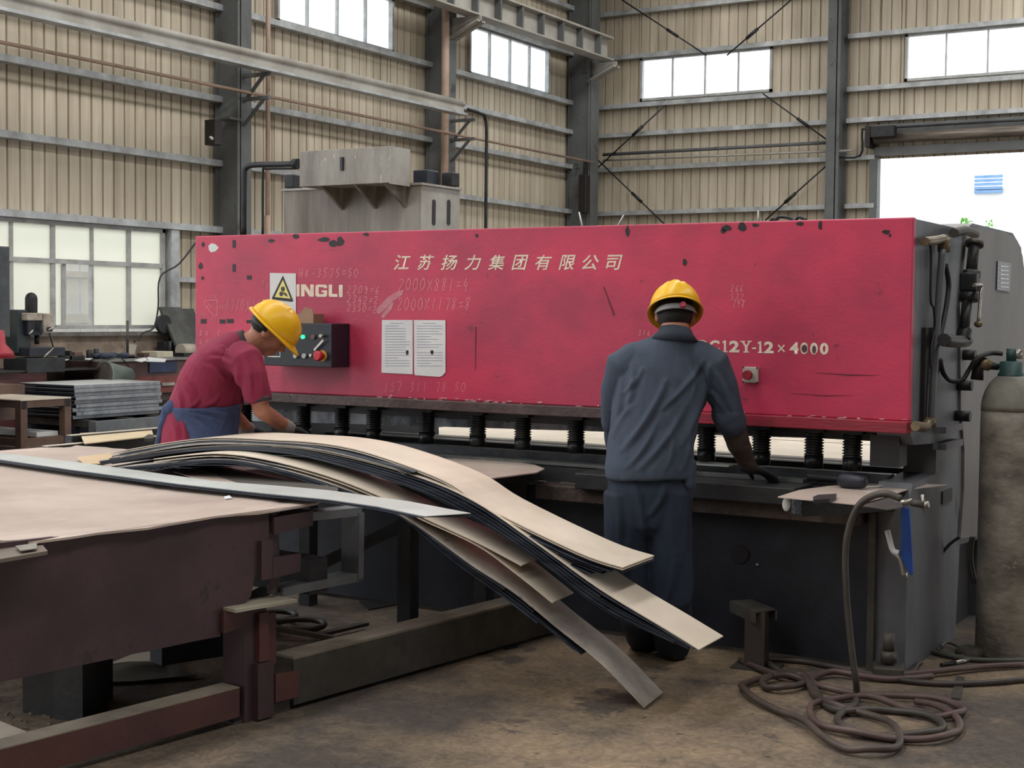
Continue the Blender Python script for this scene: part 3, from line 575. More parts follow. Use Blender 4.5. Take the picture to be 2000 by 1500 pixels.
for bl_ in ([blot(632, 468, 14, 6), blot(650, 476, 12, 8), blot(664, 472, 8, 10), blot(577, 462, 8, 5), blot(530, 470, 7, 4), blot(396, 478, 4, 6), blot(1225, 452, 5, 12), blot(1418, 446, 12, 7), blot(1450, 443, 10, 9), blot(1412, 451, 6, 5), blot(1475, 440, 8, 4), blot(1602, 440, 5, 10), blot(1562, 437, 9, 4), blot(1730, 453, 10, 5), blot(1738, 460, 3, 4), blot(392, 520, 5, 8), blot(715, 458, 6, 4), blot(1337, 512, 5, 9), blot(931, 460, 4, 5)]): ppoly([bl_], 'paint_scrape', blackm)
ppoly([[(407, 480), (413, 475), (421, 477), (427, 484), (421, 491), (412, 493), (408, 488)]], 'torn_paper', whitem)
ppoly([[(733, 606), (758, 580), (776, 569), (789, 566), (786, 576), (768, 588), (748, 608), (739, 614)], [(744, 618), (762, 592), (770, 590), (764, 605), (750, 622)]], 'wiped_smear', mat('smear', S(196, 140, 146), S(182, 100, 118), 20), 0.0005, 0.0009)
ppoly([[(1590, 728), (1660, 731), (1720, 733), (1660, 734)], [(1545, 768), (1610, 772), (1665, 772), (1610, 774)], [(928, 638), (930, 638), (929, 722), (928, 722)], [(1178, 560), (1180, 560), (1201, 615), (1198, 617)]], 'scratches', mat('scratch_dark', S(110, 30, 52)))
sc_ = MB()
for k in range(46):
    x = random.choice([random.uniform(620, 1180), random.uniform(1400, 1770), random.uniform(850, 990)]); yb = 768+(x-521)*0.0462; y = yb-random.uniform(1, 7)
    sc_.prism([pp_(a, b, .002) for a, b in blot(x, y, random.uniform(2, 9), random.uniform(.8, 2.2), 6)], (0, .0005, 0))
build(sc_, 'chipped_paint', mat('chip_pale', S(206, 170, 170), S(190, 150, 150)), sh, kind='stuff')
# papers
for nm, (x0, y0, x1, y1), lb in (('paper_sheet', (746, 625, 806, 731), 'left one of two printed notice sheets taped to the red cover'), ('paper_sheet', (808, 625, 870, 736), 'right one of two printed notice sheets, with a torn lower corner')):
    A = pp_(x0, y0); B = pp_(x1, y1); t = setp(build(MB().prism([pp_(x, y, 0.004) for x, y in ([(x0, y0), (x1, y0+0.5), (x1, y1-9), (x1-6, y1-2), (x1-12, y1), (x0+3, y1-3), (x0+1, y1-6)] if x0 > 807 else [(x0, y0), (x1, y0), (x1, y1), (x0-1, y1-3)])], (0, 0.002, 0)), nm, whitem), lb, 'paper')
    ln = MB()
    for k in range(17):
        yy = y0+6+k*5.2
        if yy > y1-12: break
        e = x1-6-random.choice([0, 0, 0, 8, 22]); s_ = x0+6 if k else x0+17
        if x0 > 807 and 9 < k < 11: continue
        ln.prism([pp_(x, y, 0.0045) for x, y in R4(s_, yy, e if k else x1-18, yy+1.0)], (0, .0003, 0))
    build(ln, 'print_lines', mat('print_grey', S(150, 156, 176)), t, kind='stuff')
    build(MB().prism([pp_(x, y, 0.0045) for x, y in blot(x1-11 if x0 < 807 else x0+36, 688, 4, 6, 7)], (0, .0003, 0)), 'tape_mark', blackm, t)
# control box
xr = pp_(683, 650).x; yf = onx(648, 650, xr).y; zt = ony(648, 632, yf).z; zb = ony(648, 718, yf).z; xl = ony(515, 680, yf).x
cb = thing('control_box', ((xr+xl)/2, YP, zb), 'dark navy control box with a green lamp and a red stop button on the machine', 'control box')
build(MB().box((xl, yf, zb), (xr, YP-0.001, zt)), 'box_body', boxdark, cb, bevel=0.004)
def bf(x, y): return ony(x, y, yf)
for x, y, r, mm, nm, dd in ((593, 658, .011, emat('lamp_green', (0.03, 0.9, 0.3, 1), 1.1), 'green_lamp', .012), (613, 658, .013, brownfr, 'amber_lamp', .012), (579, 695, .013, girtm, 'push_button', .014), (596, 695, .013, girtm, 'push_button', .014), (610, 694, .008, silver, 'key_switch', .02), (632, 656, .009, silver, 'selector_knob', .03)):
    q = bf(x, y); build(MB().cyl((q.x, yf-dd, q.z), (q.x, yf, q.z), r, n=14), nm, mm, cb)
q = bf(630, 695); es = build(MB().loft([(q.x, yf, q.z), (q.x, yf-0.025, q.z), (q.x, yf-0.027, q.z), (q.x, yf-0.045, q.z), (q.x, yf-0.05, q.z)], [.015, .015, .027, .027, .02], n=18), 'stop_button', mat('stop_red', S(190, 24, 40), S(170, 20, 34), 5, .35), cb)
build(MB().cyl((q.x, yf-0.003, q.z), (q.x, yf, q.z), .03, n=20), 'stop_ring', mat('ring_yellow', S(200, 150, 60)), cb)
q0 = bf(522, 697); q1 = bf(548, 666); build(MB().box((q0.x, yf-.002, q0.z), (q1.x, yf, q1.z)), 'label_plate', silver, cb); build(MB().box((q0.x, yf-.003, q0.z+.006), (q1.x-.005, yf-.002, q1.z-.005)), 'label_face', boxdark, cb)
q0 = bf(616, 684); q1 = bf(636, 664); build(MB().bar((q0.x, yf-.01, q0.z), (q1.x, yf-.02, q1.z), .004, .012), 'selector_handle', silver, cb)
wbk = thing('cardboard_box', ((xl+xr)/2, yf+.05, zt), 'small open cardboard box lying on top of the control box', 'box')
cardm = mat('card_brown', S(164, 134, 112), S(142, 112, 92), 5, .8); a = ony(577, 631, yf+.03); b = ony(612, 631, yf+.03)
build(MB().box((a.x, yf+.03, zt), (b.x, yf+.12, zt+.05)), 'carton', cardm, wbk); build(MB().prism([(a.x+.03, yf+.03, zt+.05), (b.x, yf+.03, zt+.05), (b.x-.01, yf+.03, zt+.075), (a.x+.06, yf+.03, zt+.085)], (0, .004, 0)), 'flap', cardm, wbk)
# remote stop button on the right of the cover
t = thing('stop_station', pp_(1468, 747), 'square grey plate with a red stop button at the right of the cover', 'switch')
a = pp_(1453, 747); b = pp_(1483, 717); build(MB().box((a.x, YP-.02, a.z), (b.x, YP, b.z)), 'plate', mat('switch_grey', S(188, 180, 172), S(160, 150, 146), 6, .5), t, bevel=.004)
q = pp_(1468, 732); build(MB().loft([(q.x, YP-.02, q.z), (q.x, YP-.045, q.z), (q.x, YP-.047, q.z), (q.x, YP-.065, q.z)], [.012, .012, .023, .021], n=18), 'button', mat('button_red', S(150, 34, 44), S(120, 30, 36), 6, .5), t)
for dx in (-.033, .033):
    for dz in (-.033, .033): build(MB().cyl((q.x+dx, YP-.023, q.z+dz), (q.x+dx, YP-.018, q.z+dz), .004, n=6), 'screw', blackm, t)
# loose bits on top of the machine
for px_, py_, qx, qy, nm in ((1131, 414, 1138, 441, 'white cable tail sticking up behind the red cover, nearer the corner column'), (1218, 420, 1206, 439, 'white cable tail leaning right behind the red cover'), (1481, 411, 1481, 430, 'upright white cable tail above the far right of the cover')):
    build(MB().cyl(ony(qx, qy+4, 6.5), ony(px_, py_, 6.5), .005, .003, n=6), 'cable_tail', whitem, label=nm, cat='cable')
mb = MB(); mb.loft(smooth_pts([ony(x, y, 6.5) for x, y in ((1505, 432), (1510, 427), (1516, 432), (1520, 424), (1540, 425), (1552, 431), (1560, 424), (1575, 430))], 4), [.008]*29, n=6)
build(mb, 'cable_loop', ironm, label='tangle of black cable lying on top of the machine', cat='cable')
# ------------------------------------------------- grey box unit behind the shear
YT = 11.0
a = ony(555, 371, YT); b = ony(823, 361, YT); bs = onx(898, 372, b.x)
tk = thing('oil_tank_cabinet', ((a.x+b.x)/2, YT+.3, 0), 'tall galvanised cabinet with slotted side behind the shear', 'cabinet')
build(MB().box((a.x, YT, 0), (b.x-.004, bs.y, b.z)), 'cabinet_body', tankm, tk)
build(MB().box((b.x-.004, YT, 0), (b.x, bs.y, b.z-.004)), 'side_panel', tankm2, tk)
build(MB().box((a.x-.02, YT-.02, b.z), (b.x+.02, bs.y+.02, b.z+.02)), 'cabinet_lid', tankm2, tk)
for px_ in (847, 876):
    q = onx(px_, 415, b.x); h = .12; mb = MB(); pr = [(b.x, q.y-.03*cos(t_), q.z+(h if sin(t_) > 0 else -h)*.75+.03*sin(t_)) for t_ in [k*pi/6 for k in range(12)]]
    build(mb.prism(pr, (.004, 0, 0)), 'vent_slot', blackm, tk)
build(MB().obox(onx(880, 352, b.x-.1)-Vector((0, 0, .06)), (.12, .14, .13)), 'filler_cap', ironm, tk, bevel=.01); build(MB().obox(ony(573, 358, YT+.2)-Vector((0, 0, .05)), (.12, .14, .13)), 'filler_cap', ironm, tk, bevel=.01)
for px_ in (832,): build(MB().obox(ony(px_, 350, YT+.4)-Vector((0, 0, .06)), (.16, .2, .14)), 'motor_hood', boxdark, tk, bevel=.01)
YU = YT-.35; a2 = ony(585, 365, YU); b2 = ony(761, 357, YU); zt2 = ony(761, 285, YU).z; s2 = onx(800, 360, b2.x)
up = thing('junction_cabinet', ((a2.x+b2.x)/2, YU+.2, a2.z), 'weathered grey electrical box mounted high on brackets over the cabinet', 'cabinet')
build(MB().box((a2.x, YU, a2.z), (b2.x-.004, s2.y, zt2)), 'box_body', tankf, up, bevel=.004); build(MB().box((b2.x-.004, YU, a2.z-.01), (b2.x+.004, s2.y, zt2)), 'end_panel', tankm2, up)
q = ony(669, 320, YU); build(MB().box((q.x-.015, YU-.02, q.z-.06), (q.x+.015, YU, q.z+.06)), 'door_handle', ironm, up)
for px_ in (625, 690, 748):
    q = ony(px_, 372, YU); build(MB().prism([(q.x-.02, YU+.02, a2.z), (q.x-.02, YT, a2.z), (q.x-.02, YT, a2.z-.2)], (.03, 0, 0)), 'support_bracket', tankm, up)
mb = MB().loft(smooth_pts([ony(x, y, YU+.1) for x, y in ((580, 320), (540, 321), (497, 322), (482, 327), (477, 345), (476, 460))], 5), [.028]*26, n=8); build(mb, 'cable_pipe', ironm, up)
build(MB().cyl(ony(582, 320, YU+.1), ony(574, 320, YU+.1), .05, n=10), 'pipe_gland', ironm, up)
mb = MB().loft(smooth_pts([ony(x, y, YU+.2) for x, y in ((580, 329), (522, 330), (514, 336), (513, 460))], 5), [.012]*16, n=6); build(mb, 'cable_pipe', ironm, up)
# ------------------------------------------------- rear sheet table seen through the blade gap
rt = thing('rear_sheet_stack', (-3.5, 8.9, 0), 'bright steel sheets and rollers on the run-out table behind the blade', 'sheet stack')
for k, (y0, y1, z, mm) in enumerate(((7.25, 7.32, .80, ironm), (7.42, 7.47, .79, silver), (7.6, 7.68, .78, ironm), (7.78, 7.84, .77, silver), (8.56, 9.6, .70, stripm), (9.65, 10.4, .70, stripm), (10.45, 11, .70, stripm))):
    build(MB().box((-5.84 if y1 < 8 else -6.2+.03*k, y0, z-.03), (-1.93 if y1 < 8 else -1.2, y1, z)), 'steel_sheet' if mm is stripm else 'roller_bar', mm, rt)
for x in (-6, -3.8, -1.4): [build(MB().box((x, y, 0), (x+.08, y+.08, .67)), 'stand_leg', ironm, rt) for y in (8.6, 10.6)]
# ================================================================= SUPPORT TABLE IN FRONT
def plan(x, y, A, B):
    d = ray(x, y); nx, ny = B[1]-A[1], -(B[0]-A[0]); t = (A[0]*nx+A[1]*ny)/(d.x*nx+d.y*ny); return EYE+d*t
TA, TB = (-3.75, 3.27), (-3.6, 4.54); TD = Vector((TB[0]-TA[0], TB[1]-TA[1], 0)).normalized(); TN = Vector((-TD.y, TD.x, 0))
def tp(x, y, back=0.0): return plan(x, y, TA, TB)+TN*back
tt = thing('support_table', (-4.3, 3.9, 0), 'maroon primed welded steel support table in front of the shear', 'table')
def tpl(px, nm, mm, th=0.02, back=0.0, label=None, parent=tt): return build(MB().prism([tp(x, y, back) for x, y in px], TN*th), nm, mm, parent, label)
tpl([(-120, 1074), (525, 1002), (525, 1095), (503, 1100), (490, 1165), (465, 1190), (432, 1192), (430, 1243), (387, 1251), (-120, 1358)], 'side_plate', maroon)
tpl([(531, 1010), (604, 998), (601, 1026), (531, 1044)], 'lug_plate', maroon, .015, -.012); tpl([(504, 1056), (526, 1053), (526, 1128), (504, 1133)], 'lug_plate', maroon, .02, -.02)
tpl([(526, 1088), (580, 1080), (579, 1115), (526, 1128)], 'lug_plate', maroon, .015, -.022); tpl([(430, 1192), (472, 1186), (472, 1222), (430, 1236)], 'lug_plate', maroon2, .015, -.02)
a = tp(436, 1186); b = tp(556, 1166); build(MB().prism([a-TN*.07, b-TN*.07, b+TN*.06, a+TN*.06], (0, 0, -.012)), 'shelf_plate', mat('shelf_olive', S(184, 178, 160), S(150, 144, 130), 4, .5), tt)
a = tp(540, 1000); b = tp(540, 1160); build(MB().bar(a+TN*.02, b+TN*.02, .012, .03), 'upright_strip', maroon, tt); a = tp(560, 1000); b = tp(560, 1160); build(MB().bar(a+TN*.05, b+TN*.05, .008, .01), 'upright_strip', oliv, tt)
for pts, w_, h_ in ((((562, 1158), (716, 1128)), .09, .035), (((600, 1012), (716, 1000)), .09, .035)):
    a = tp(*pts[0]); b = tp(*pts[1]); build(MB().bar(a+TN*.07, b+TN*.07, w_, h_), 'frame_rail', mat('frame_bluegrey', S(120, 122, 126), S(96, 98, 104), 4, .5, .2), tt)
a = tp(714, 1003); b = tp(712, 1132); build(MB().bar(a+TN*.07, b+TN*.07, .1, .03, up=TD), 'frame_upright', mat('frame_bluegrey', None), tt)
# post with welded channel
def tbox(x0, x1, y0, y1, dd, back, nm, mm): # px rectangle on the side plane made into a bar
    a = tp((x0+x1)/2, y0); b = tp((x0+x1)/2, y1); wd = (tp(x1, y1)-tp(x0, y1)).length
    return build(MB().bar(a+TN*(back+dd/2), b+TN*(back+dd/2), dd, wd, up=TD), nm, mm, tt)
tbox(478, 520, 1192, 1425, .12, 0, 'post', maroon); tbox(494, 524, 1292, 1400, .03, -.03, 'post_stiffener', maroon); tbox(500, 518, 1195, 1290, .02, -.02, 'post_stiffener', maroon2)
tbox(522, 546, 1200, 1300, .06, .02, 'post', maroon2); tbox(516, 566, 1374, 1425, .09, 0, 'post_foot', oliv); tbox(462, 516, 1404, 1428, .1, .01, 'post_foot', oliv)
bm_ = lambda A, B, z0, z1, wd, nm, mm: build(MB().prism([Vector((A.x, A.y, z0)), Vector((B.x, B.y, z0)), Vector((B.x, B.y, z1)), Vector((A.x, A.y, z1))], TN*wd), nm, mm, tt)
A = Vector((TA[0], TA[1], 0))-TD*1.2; B = tp(468, 1380); bm_(A, B, .03, .14, .1, 'base_beam', maroon2); bm_(A, B, .14, .144, .1, 'beam_top', mat('dusty_flange', None))
A = tp(570, 1340)-TN*.01; B = Vector((A.x, A.y, 0))+TD*1.75; fb = bm_(A, B, .03, .2, .012, 'base_beam', oliv)
build(MB().prism([Vector((A.x, A.y, .2)), Vector((B.x, B.y, .2)), Vector((B.x, B.y, .2))+TN*.12, Vector((A.x, A.y, .2))+TN*.12], (0, 0, .01)), 'beam_flange', mat('dusty_flange', None), tt)
build(MB().prism([Vector((A.x, A.y, .02)), Vector((B.x, B.y, .02)), Vector((B.x, B.y, .02))+TN*.12, Vector((A.x, A.y, .02))+TN*.12], (0, 0, .01)), 'beam_flange', oliv, tt)
tpl([(528, 1314), (574, 1308), (574, 1358), (528, 1370)], 'gusset_plate', maroon2, .012, -.03)
# far side of the table and cross members
for s_ in (.1, 1.3):
    A = Vector((TA[0], TA[1], .5))+TD*s_+TN*.03; build(MB().bar(A, A+TN*2.6, .1, .14), 'cross_member', darkm, tt)
A = Vector((TA[0], TA[1], .55))+TN*2.6; build(MB().bar(A-TD*.5, A+TD*1.5, .1, .35), 'far_side', darkm, tt)
for s_, q in ((-.1, 2.6), (1.3, 2.6), (.55, .55), (-.7, .35)):
    A = Vector((TA[0], TA[1], 0))+TD*s_+TN*q; build(MB().obox(A, (.14, .14, .62), .1), 'leg', darkm, tt)
A = Vector((TA[0], TA[1], .74))+TN*.05; build(MB().bar(A-TD*.8, A+TD*1.25, .08, .06), 'top_rail', maroon, tt); A = Vector((TA[0], TA[1], .74))+TN*2.55; build(MB().bar(A-TD*.8, A+TD*1.8, .08, .06), 'top_rail', maroon, tt)
# dark box leg seen below the side plate, open tube end
a = onz(168, 1395, 0); build(MB().obox((a.x-.15, a.y+.05, 0), (.2, .3, .36), .2), 'leg', darkm, tt)
tb = onz(336, 1312, .09); build(MB().obox((tb.x-.05, tb.y+.25, .1), (.11, .45, .12), -.35), 'box_tube', navym, tt)
# second frame (towards the machine) that carries the brown sheet
st = thing('rear_support_frame', (-4, 5.8, 0), 'dark steel frame carrying the brown sheet between the strips and the shear', 'frame')
for x, y in ((-4.9, 5.35), (-3.8, 5.35), (-4.9, 6.0), (-3.8, 6.0)): build(MB().box((x, y, 0), (x+.07, y+.07, .74)), 'leg', darkm, st)
build(MB().box((-4.9, 5.35, .74), (-3.48, 5.42, .795)), 'top_bar', darkm, st); build(MB().box((-4.9, 6.0, .74), (-3.48, 6.07, .795)), 'top_bar', darkm, st)
build(MB().bar((-4.85, 5.45, .1), (-3.8, 5.45, .6), .05, .05), 'brace', darkm, st)
# ---------------- sheets
def flat(px, z, nm, mm, label, cat, th=.006, group=None, wav=0.0, n=1):
    P = [onz(x, y, z) for x, y in px]; mb = MB()
    if n > 1:
        Q = []
        for i in range(len(P)):
            a, b = P[i], P[(i+1) % len(P)]; k = n if (b-a).length > .4 else 1
            for j in range(k): q = a.lerp(b, j/k); Q.append(q+Vector((random.uniform(-wav, wav)*.6, random.uniform(-wav, wav)*.6, -abs(random.gauss(0, wav))*.4)))
        P = Q
    mb.prism([p-Vector((0, 0, th)) for p in P], (0, 0, th)); return build(mb, nm, mm, None, label, cat, group)
flat([(620, 981), (79, 1055), (-200, 1046), (-260, 905), (-60, 884), (150, 868), (330, 884), (520, 900), (680, 930)], .806, 'steel_sheet', rustsheet, 'large brownish steel sheet lying on the maroon support table', 'sheet', .008, None, .012, 12)
flat([(-120, 1052), (78, 1058), (93, 1076), (0, 1092), (-120, 1101)], .79, 'steel_sheet', mat('sheet_grey_brown', S(120, 108, 98), S(92, 84, 78), 4, .5, .2), 'short lower sheet poking out under the near left corner of the big brown sheet', 'sheet', .012)
flat([(30, 1066), (72, 1060), (72, 1070), (40, 1075)], .801, 'steel_offcut', silver, 'small bright offcut between the stacked sheets at the near left corner', 'offcut', .003)
flat([(700, 935), (780, 905), (860, 893), (960, 893), (1045, 906), (1061, 914), (1050, 921), (960, 930), (880, 936), (800, 945)], .806, 'steel_sheet', rustsheet, 'rusty brown sheet with a curled edge between the strips and the shear', 'sheet', .006, None, .01, 4)
# long offcuts lying under the arch of the strips
for px, z, mm, lb in (([(340, 921), (380, 914), (420, 926), (640, 944), (640, 952), (420, 945)], .812, rustsheet, 'pale brown offcut lying lowest under the arch of strips'), ([(370, 912), (450, 914), (560, 938), (660, 952), (660, 962), (470, 942)], .818, oliv, 'olive grey strip lying flat under the arch'),
                      ([(480, 908), (520, 905), (560, 912), (620, 918), (600, 926), (540, 917)], .824, silver, 'crumpled bright offcut under the arch of strips')):
    flat(px, z, 'steel_offcut', mm, lb, 'offcut', .004)
for px, lb in (([(437, 970), (448, 967), (453, 972), (440, 974)], 'small pale chip on the big brown sheet'), ([(352, 895), (350, 895), (372, 898), (370, 900)], 'tiny sliver')):
    if 'tiny' not in lb: flat(px, .811, 'metal_chip', whitem, lb, 'chip', .004)
# strips: near edge measured on a vertical plane, width in plan
def strip(px, A, B, wd, nm, mm, label, group=None, dz=0.0, th=.004, cut=1.0, cut0=0.0, sh_=0.0, wd1=None):
    P = smooth_pts([plan(x, y, A, B)+Vector((0, 0, dz)) for x, y in px], 5); n = len(P); P = P[int(cut0*n):max(int(cut*n), 3)]
    d = Vector((B[0]-A[0], B[1]-A[1], 0)).normalized(); nn = Vector((-d.y, d.x, 0)); L = sum((P[i+1]-P[i]).length for i in range(len(P)-1)); vs = []; acc = 0
    for i, p in enumerate(P):
        if i: acc += (P[i]-P[i-1]).length
        f = acc/L; ww = wd+(wd1-wd)*f if wd1 else wd; o_ = nn*sh_
        vs += [p+o_, p+o_+nn*ww, p+o_+nn*ww-Vector((0, 0, th)), p+o_-Vector((0, 0, th))]
    k = len(P); fs = [(0, 1, 2, 3), (4*k-4, 4*k-1, 4*k-2, 4*k-3)]
    for i in range(k-1):
        for j in range(4): fs.append((4*i+j, 4*i+4+j, 4*i+4+(j+1) % 4, 4*i+(j+1) % 4))
    mb = MB(); mb.add(vs, fs, False); return build(mb, nm, mm, None, label, 'steel strip', group)
PA = ((-5.3, 4.95), (-2.65, 5.1)); PB = ((-5.3, 4.95), (-2.25, 5.1)); PC = ((-5.2, 4.75), (-2.5, 5.12))
ptA = [(215, 884), (390, 856), (540, 859), (640, 867), (732, 888), (864, 937), (952, 992), (1128, 1078), (1216, 1108)]
strip(ptA, *PA, .33, 'steel_strip', stripm, 'widest cream steel strip, topmost of the arch, ending in mid air')
gA = 'steel strips layered under the widest top strip'
for k in range(1, 7):
    strip(ptA, *PA, .32, 'steel_strip', stripm if k == 1 else stripd, 'dark-edged thin strip, %s below the widest cream strip of the arch' % ORD[k-1], gA, -.0075*k-.0015*k*k*.4, .004, 1.0 if k < 3 else .99-.012*k, 0, random.uniform(-.012, .012))
ptB = [(195, 899), (390, 872), (540, 872), (640, 884), (800, 925), (920, 975), (1040, 1055), (1172, 1150), (1300, 1228), (1365, 1268)]
ptB2 = [(197, 905), (390, 878), (540, 882), (640, 902), (800, 951), (920, 1010), (1040, 1086), (1172, 1187), (1300, 1248), (1355, 1272)]
strip(ptB, *PB, .27, 'steel_strip', stripm, 'cream strip with the longest free end, in the middle bundle by the feet')
gB = 'thin steel strips of the middle bundle'
for k in range(1, 10):
    f = k/9; q = [(a[0]*(1-f)+b[0]*f, a[1]*(1-f)+b[1]*f) for a, b in zip(ptB, ptB2)]
    strip(q, *PB, .26, 'steel_strip', stripd, 'dark thin strip, %s below the cream strip with the longest free end' % ORD[k-1], gB, -.003, .004, .995 if k < 3 else random.choice([.8, .88, .93, .97]), 0, random.uniform(-.015, .015))
for k in range(4):
    strip([(240, 886+k*2), (390, 862+k*1.6), (540, 864+k*1.6), (640, 875+k*1.5), (760, 905+k*1.5), (812-k*6, 921+k*1.2)], *PB, .12, 'steel_strip', stripd if k < 2 else silver, 'short strip ending halfway down the arch, %s from the bottom of four' % ORD[k], 'short strips ending halfway along the arch', 0, .003, 1, 0, -.02)
ptC = [(300, 896), (415, 885), (515, 896), (640, 929), (745, 970), (824, 1009), (930, 1058), (1018, 1104)]
strip(ptC, *PC, .25, 'steel_strip', stripm, 'cream strip of the front bundle passing under the table strip, the shortest', None)
strip(ptC[:-1]+[(1000, 1108), (1079, 1171)], *PC, .24, 'steel_strip', stripm, 'second cream strip of the front bundle, ending below the shortest', None, -.012)
ptC3 = [(230, 912), (415, 896), (515, 907), (640, 942), (745, 985), (824, 1032), (920, 1102), (1005, 1157), (1084, 1222), (1172, 1293), (1258, 1381)]
strip(ptC3, *PC, .25, 'steel_strip', mat('strip_dull', S(214, 206, 196), S(160, 152, 146), 4, .35, .1, c3=S(110, 106, 104), t3=.62, s3=7), 'dull steel strip whose end rests on the floor in front', None, 0, .004)
ptC4 = [(290, 917), (415, 900), (515, 913), (640, 950), (745, 992), (789, 1010), (886, 1092), (996, 1172), (1128, 1277), (1215, 1352)]
gC = 'dark steel strips under the strip that reaches the floor'
for k in range(7):
    f = k/6; q = [(a[0]*(1-f)+b[0]*f, a[1]*(1-f)+b[1]*f) for a, b in zip(ptC3[:-1], ptC4)]
    strip(q, *PC, .15, 'steel_strip', stripd, 'dark thin strip, %s below the dull strip that reaches the floor' % ORD[k], gC, -.006, .003, random.choice([.78, .84, .9, .93]), 0, random.uniform(-.01, .01))
for k in range(5):   # left root of the front bundle
    strip([(285+k*22, 914-k*.5), (330, 901+k*2), (395, 890+k*4), (470, 892+k*4), (560, 908+k*3)], *PC, .14, 'steel_strip', stripd, 'short dark strip, %s of five nested at the root of the front bundle' % ORD[k], 'short dark strips at the root of the front bundle', -.004, .003, 1, 0, .0)
# bundle D lying across the table
nearD = [(-80, 886), (0, 897), (140, 917), (352, 945), (515, 963), (640, 975), (740, 988), (830, 1005)]; farD = [(-80, 876), (0, 884), (185, 907), (415, 939), (560, 950), (640, 957), (800, 978), (920, 999)]
for k in range(6):
    z = .834-.0026*k; mb = MB(); e = 0 if k else 0; vs = []; n_ = len(nearD)
    sh2 = 0 if k == 0 else random.uniform(-.02, .012)
    for i in range(n_):
        drop = 0 if i < 6 else (.012 if i == 6 else .03)
        a = onz(*nearD[i], .834-drop*.3); b = onz(*farD[i], .834-drop*.3); a.z = b.z = z-drop*.5; o_ = (a-b).normalized()*sh2
        if i == n_-1: a += (onz(*nearD[i-1], z)-a)*(.04*k)
        vs += [a+o_, b, b-Vector((0, 0, .002)), a+o_-Vector((0, 0, .002))]
    fs = [(0, 1, 2, 3), (4*n_-4, 4*n_-1, 4*n_-2, 4*n_-3)]
    for i in range(n_-1):
        for j in range(4): fs.append((4*i+j, 4*i+4+j, 4*i+4+(j+1) % 4, 4*i+(j+1) % 4))
    mb.add(vs, fs)
    build(mb, 'steel_strip', stripg if k == 0 else stripd, None, 'pale blue-grey steel strip lying straight across the big brown sheet' if k == 0 else 'dark thin strip, %s beneath the pale blue-grey strip on the table' % ORD[k-1], 'steel strip', None if k == 0 else 'strips stacked beneath the pale blue-grey one')
flat([(150, 893), (215, 884), (222, 891), (195, 905), (165, 906)], .82, 'steel_sheet', mat('sheet_tan', S(216, 190, 156), S(196, 170, 138), 4, .5), 'tan plate end between the pale strip and the arch bundle', 'sheet', .004)
# ---------------- right end: sheet, tube, clamp, slab tools
flat([(1519, 970), (1560, 957), (1617, 949), (1700, 944), (1850, 946), (1775, 955), (1735, 968), (1673, 985), (1600, 978)], .806, 'steel_sheet', rustsheet, 'brown sheet offcut with a pointed corner on the right end of the shear table', 'sheet', .004)
flat([(1665, 986), (1700, 972), (1762, 970), (1762, 990), (1735, 995)], .798, 'steel_sheet', oliv, 'ragged dull offcut under the pointed brown sheet by the clamp', 'offcut', .004)
flat([(1588, 970), (1598, 966), (1634, 964), (1632, 971), (1620, 974), (1590, 976)], .822, 'steel_block', darkm, 'small dark steel bar piece lying on the pointed brown sheet', 'block', .016)
a = onz(1690, 951, .812); build(MB().bar(a, onz(1740, 948, .812), .012, .004), 'chalk_stick', whitem, None, 'thin pale sliver on the pointed brown sheet', 'offcut')
c = onz(1557, 1012, .70); Mx = Matrix.Rotation(radians(-60), 3, 'Z')
tz = thing('box_section', c, 'dark square tube with a rough fuzzy end propped under the pointed sheet', 'tube')
d1 = Vector((.55, .83, 0)).normalized(); a = Vector((c.x, c.y, .755)); build(MB().bar(a, a+d1*.5, .085, .088), 'tube_body', darkm, tz)
build(MB().bar(a-d1*.004, a, .07, .075), 'rough_end', mat('fuzzy_grey', S(104, 108, 116), S(60, 62, 70), 60, .9, bump=.8, bsc=120), tz)
q = onz(1536, 985, .77); build(MB().ell(q, (.018, .012, .03)), 'rag_scrap', whitem, None, 'white rag scrap hanging at the corner of the pointed sheet', 'rag')
# welding clamp and blue-handled holder
hy = 5.93
wc = thing('earth_clamp', ony(1780, 980, hy), 'steel screw clamp with a winged handle gripping the sheet edge', 'clamp')
build(MB().cyl(ony(1745, 984, hy), ony(1782, 979, hy), .012, n=8), 'jaw', silver, wc); build(MB().cyl(ony(1780, 981, hy), ony(1806, 986, hy), .016, n=8), 'screw', oliv, wc)
build(MB().cyl(ony(1801, 966, hy), ony(1807, 1000, hy), .007, n=8), 'wing_bar', silver, wc); build(MB().loft([ony(1806, 986, hy), ony(1814, 985, hy)], [.016, .014], n=8), 'wing_nut', silver, wc)
bh = thing('electrode_holder', ony(1765, 1100, hy), 'blue-handled electrode holder hanging from the table edge', 'tool')
H = lambda *p: [ony(x, y, hy) for x, y in p]
build(MB().prism(H((1759, 992), (1776, 992), (1780, 1060), (1783, 1122), (1777, 1124), (1760, 1092), (1757, 1088), (1760, 1040)), (0, .02, 0)), 'handle', bluem, bh, bevel=.004)
build(MB().loft(smooth_pts(H((1733, 1036), (1737, 1052), (1744, 1075), (1756, 1080)), 4), [.012]*13, n=8), 'lever', whitem, bh); build(MB().loft(smooth_pts(H((1744, 1080), (1757, 1092), (1762, 1110), (1764, 1124)), 4), [.009]*13, n=8), 'lever', silver, bh)
build(MB().cyl(*H((1771, 1118), (1772, 1132)), .006, n=6), 'jaw_tip', silver, bh)
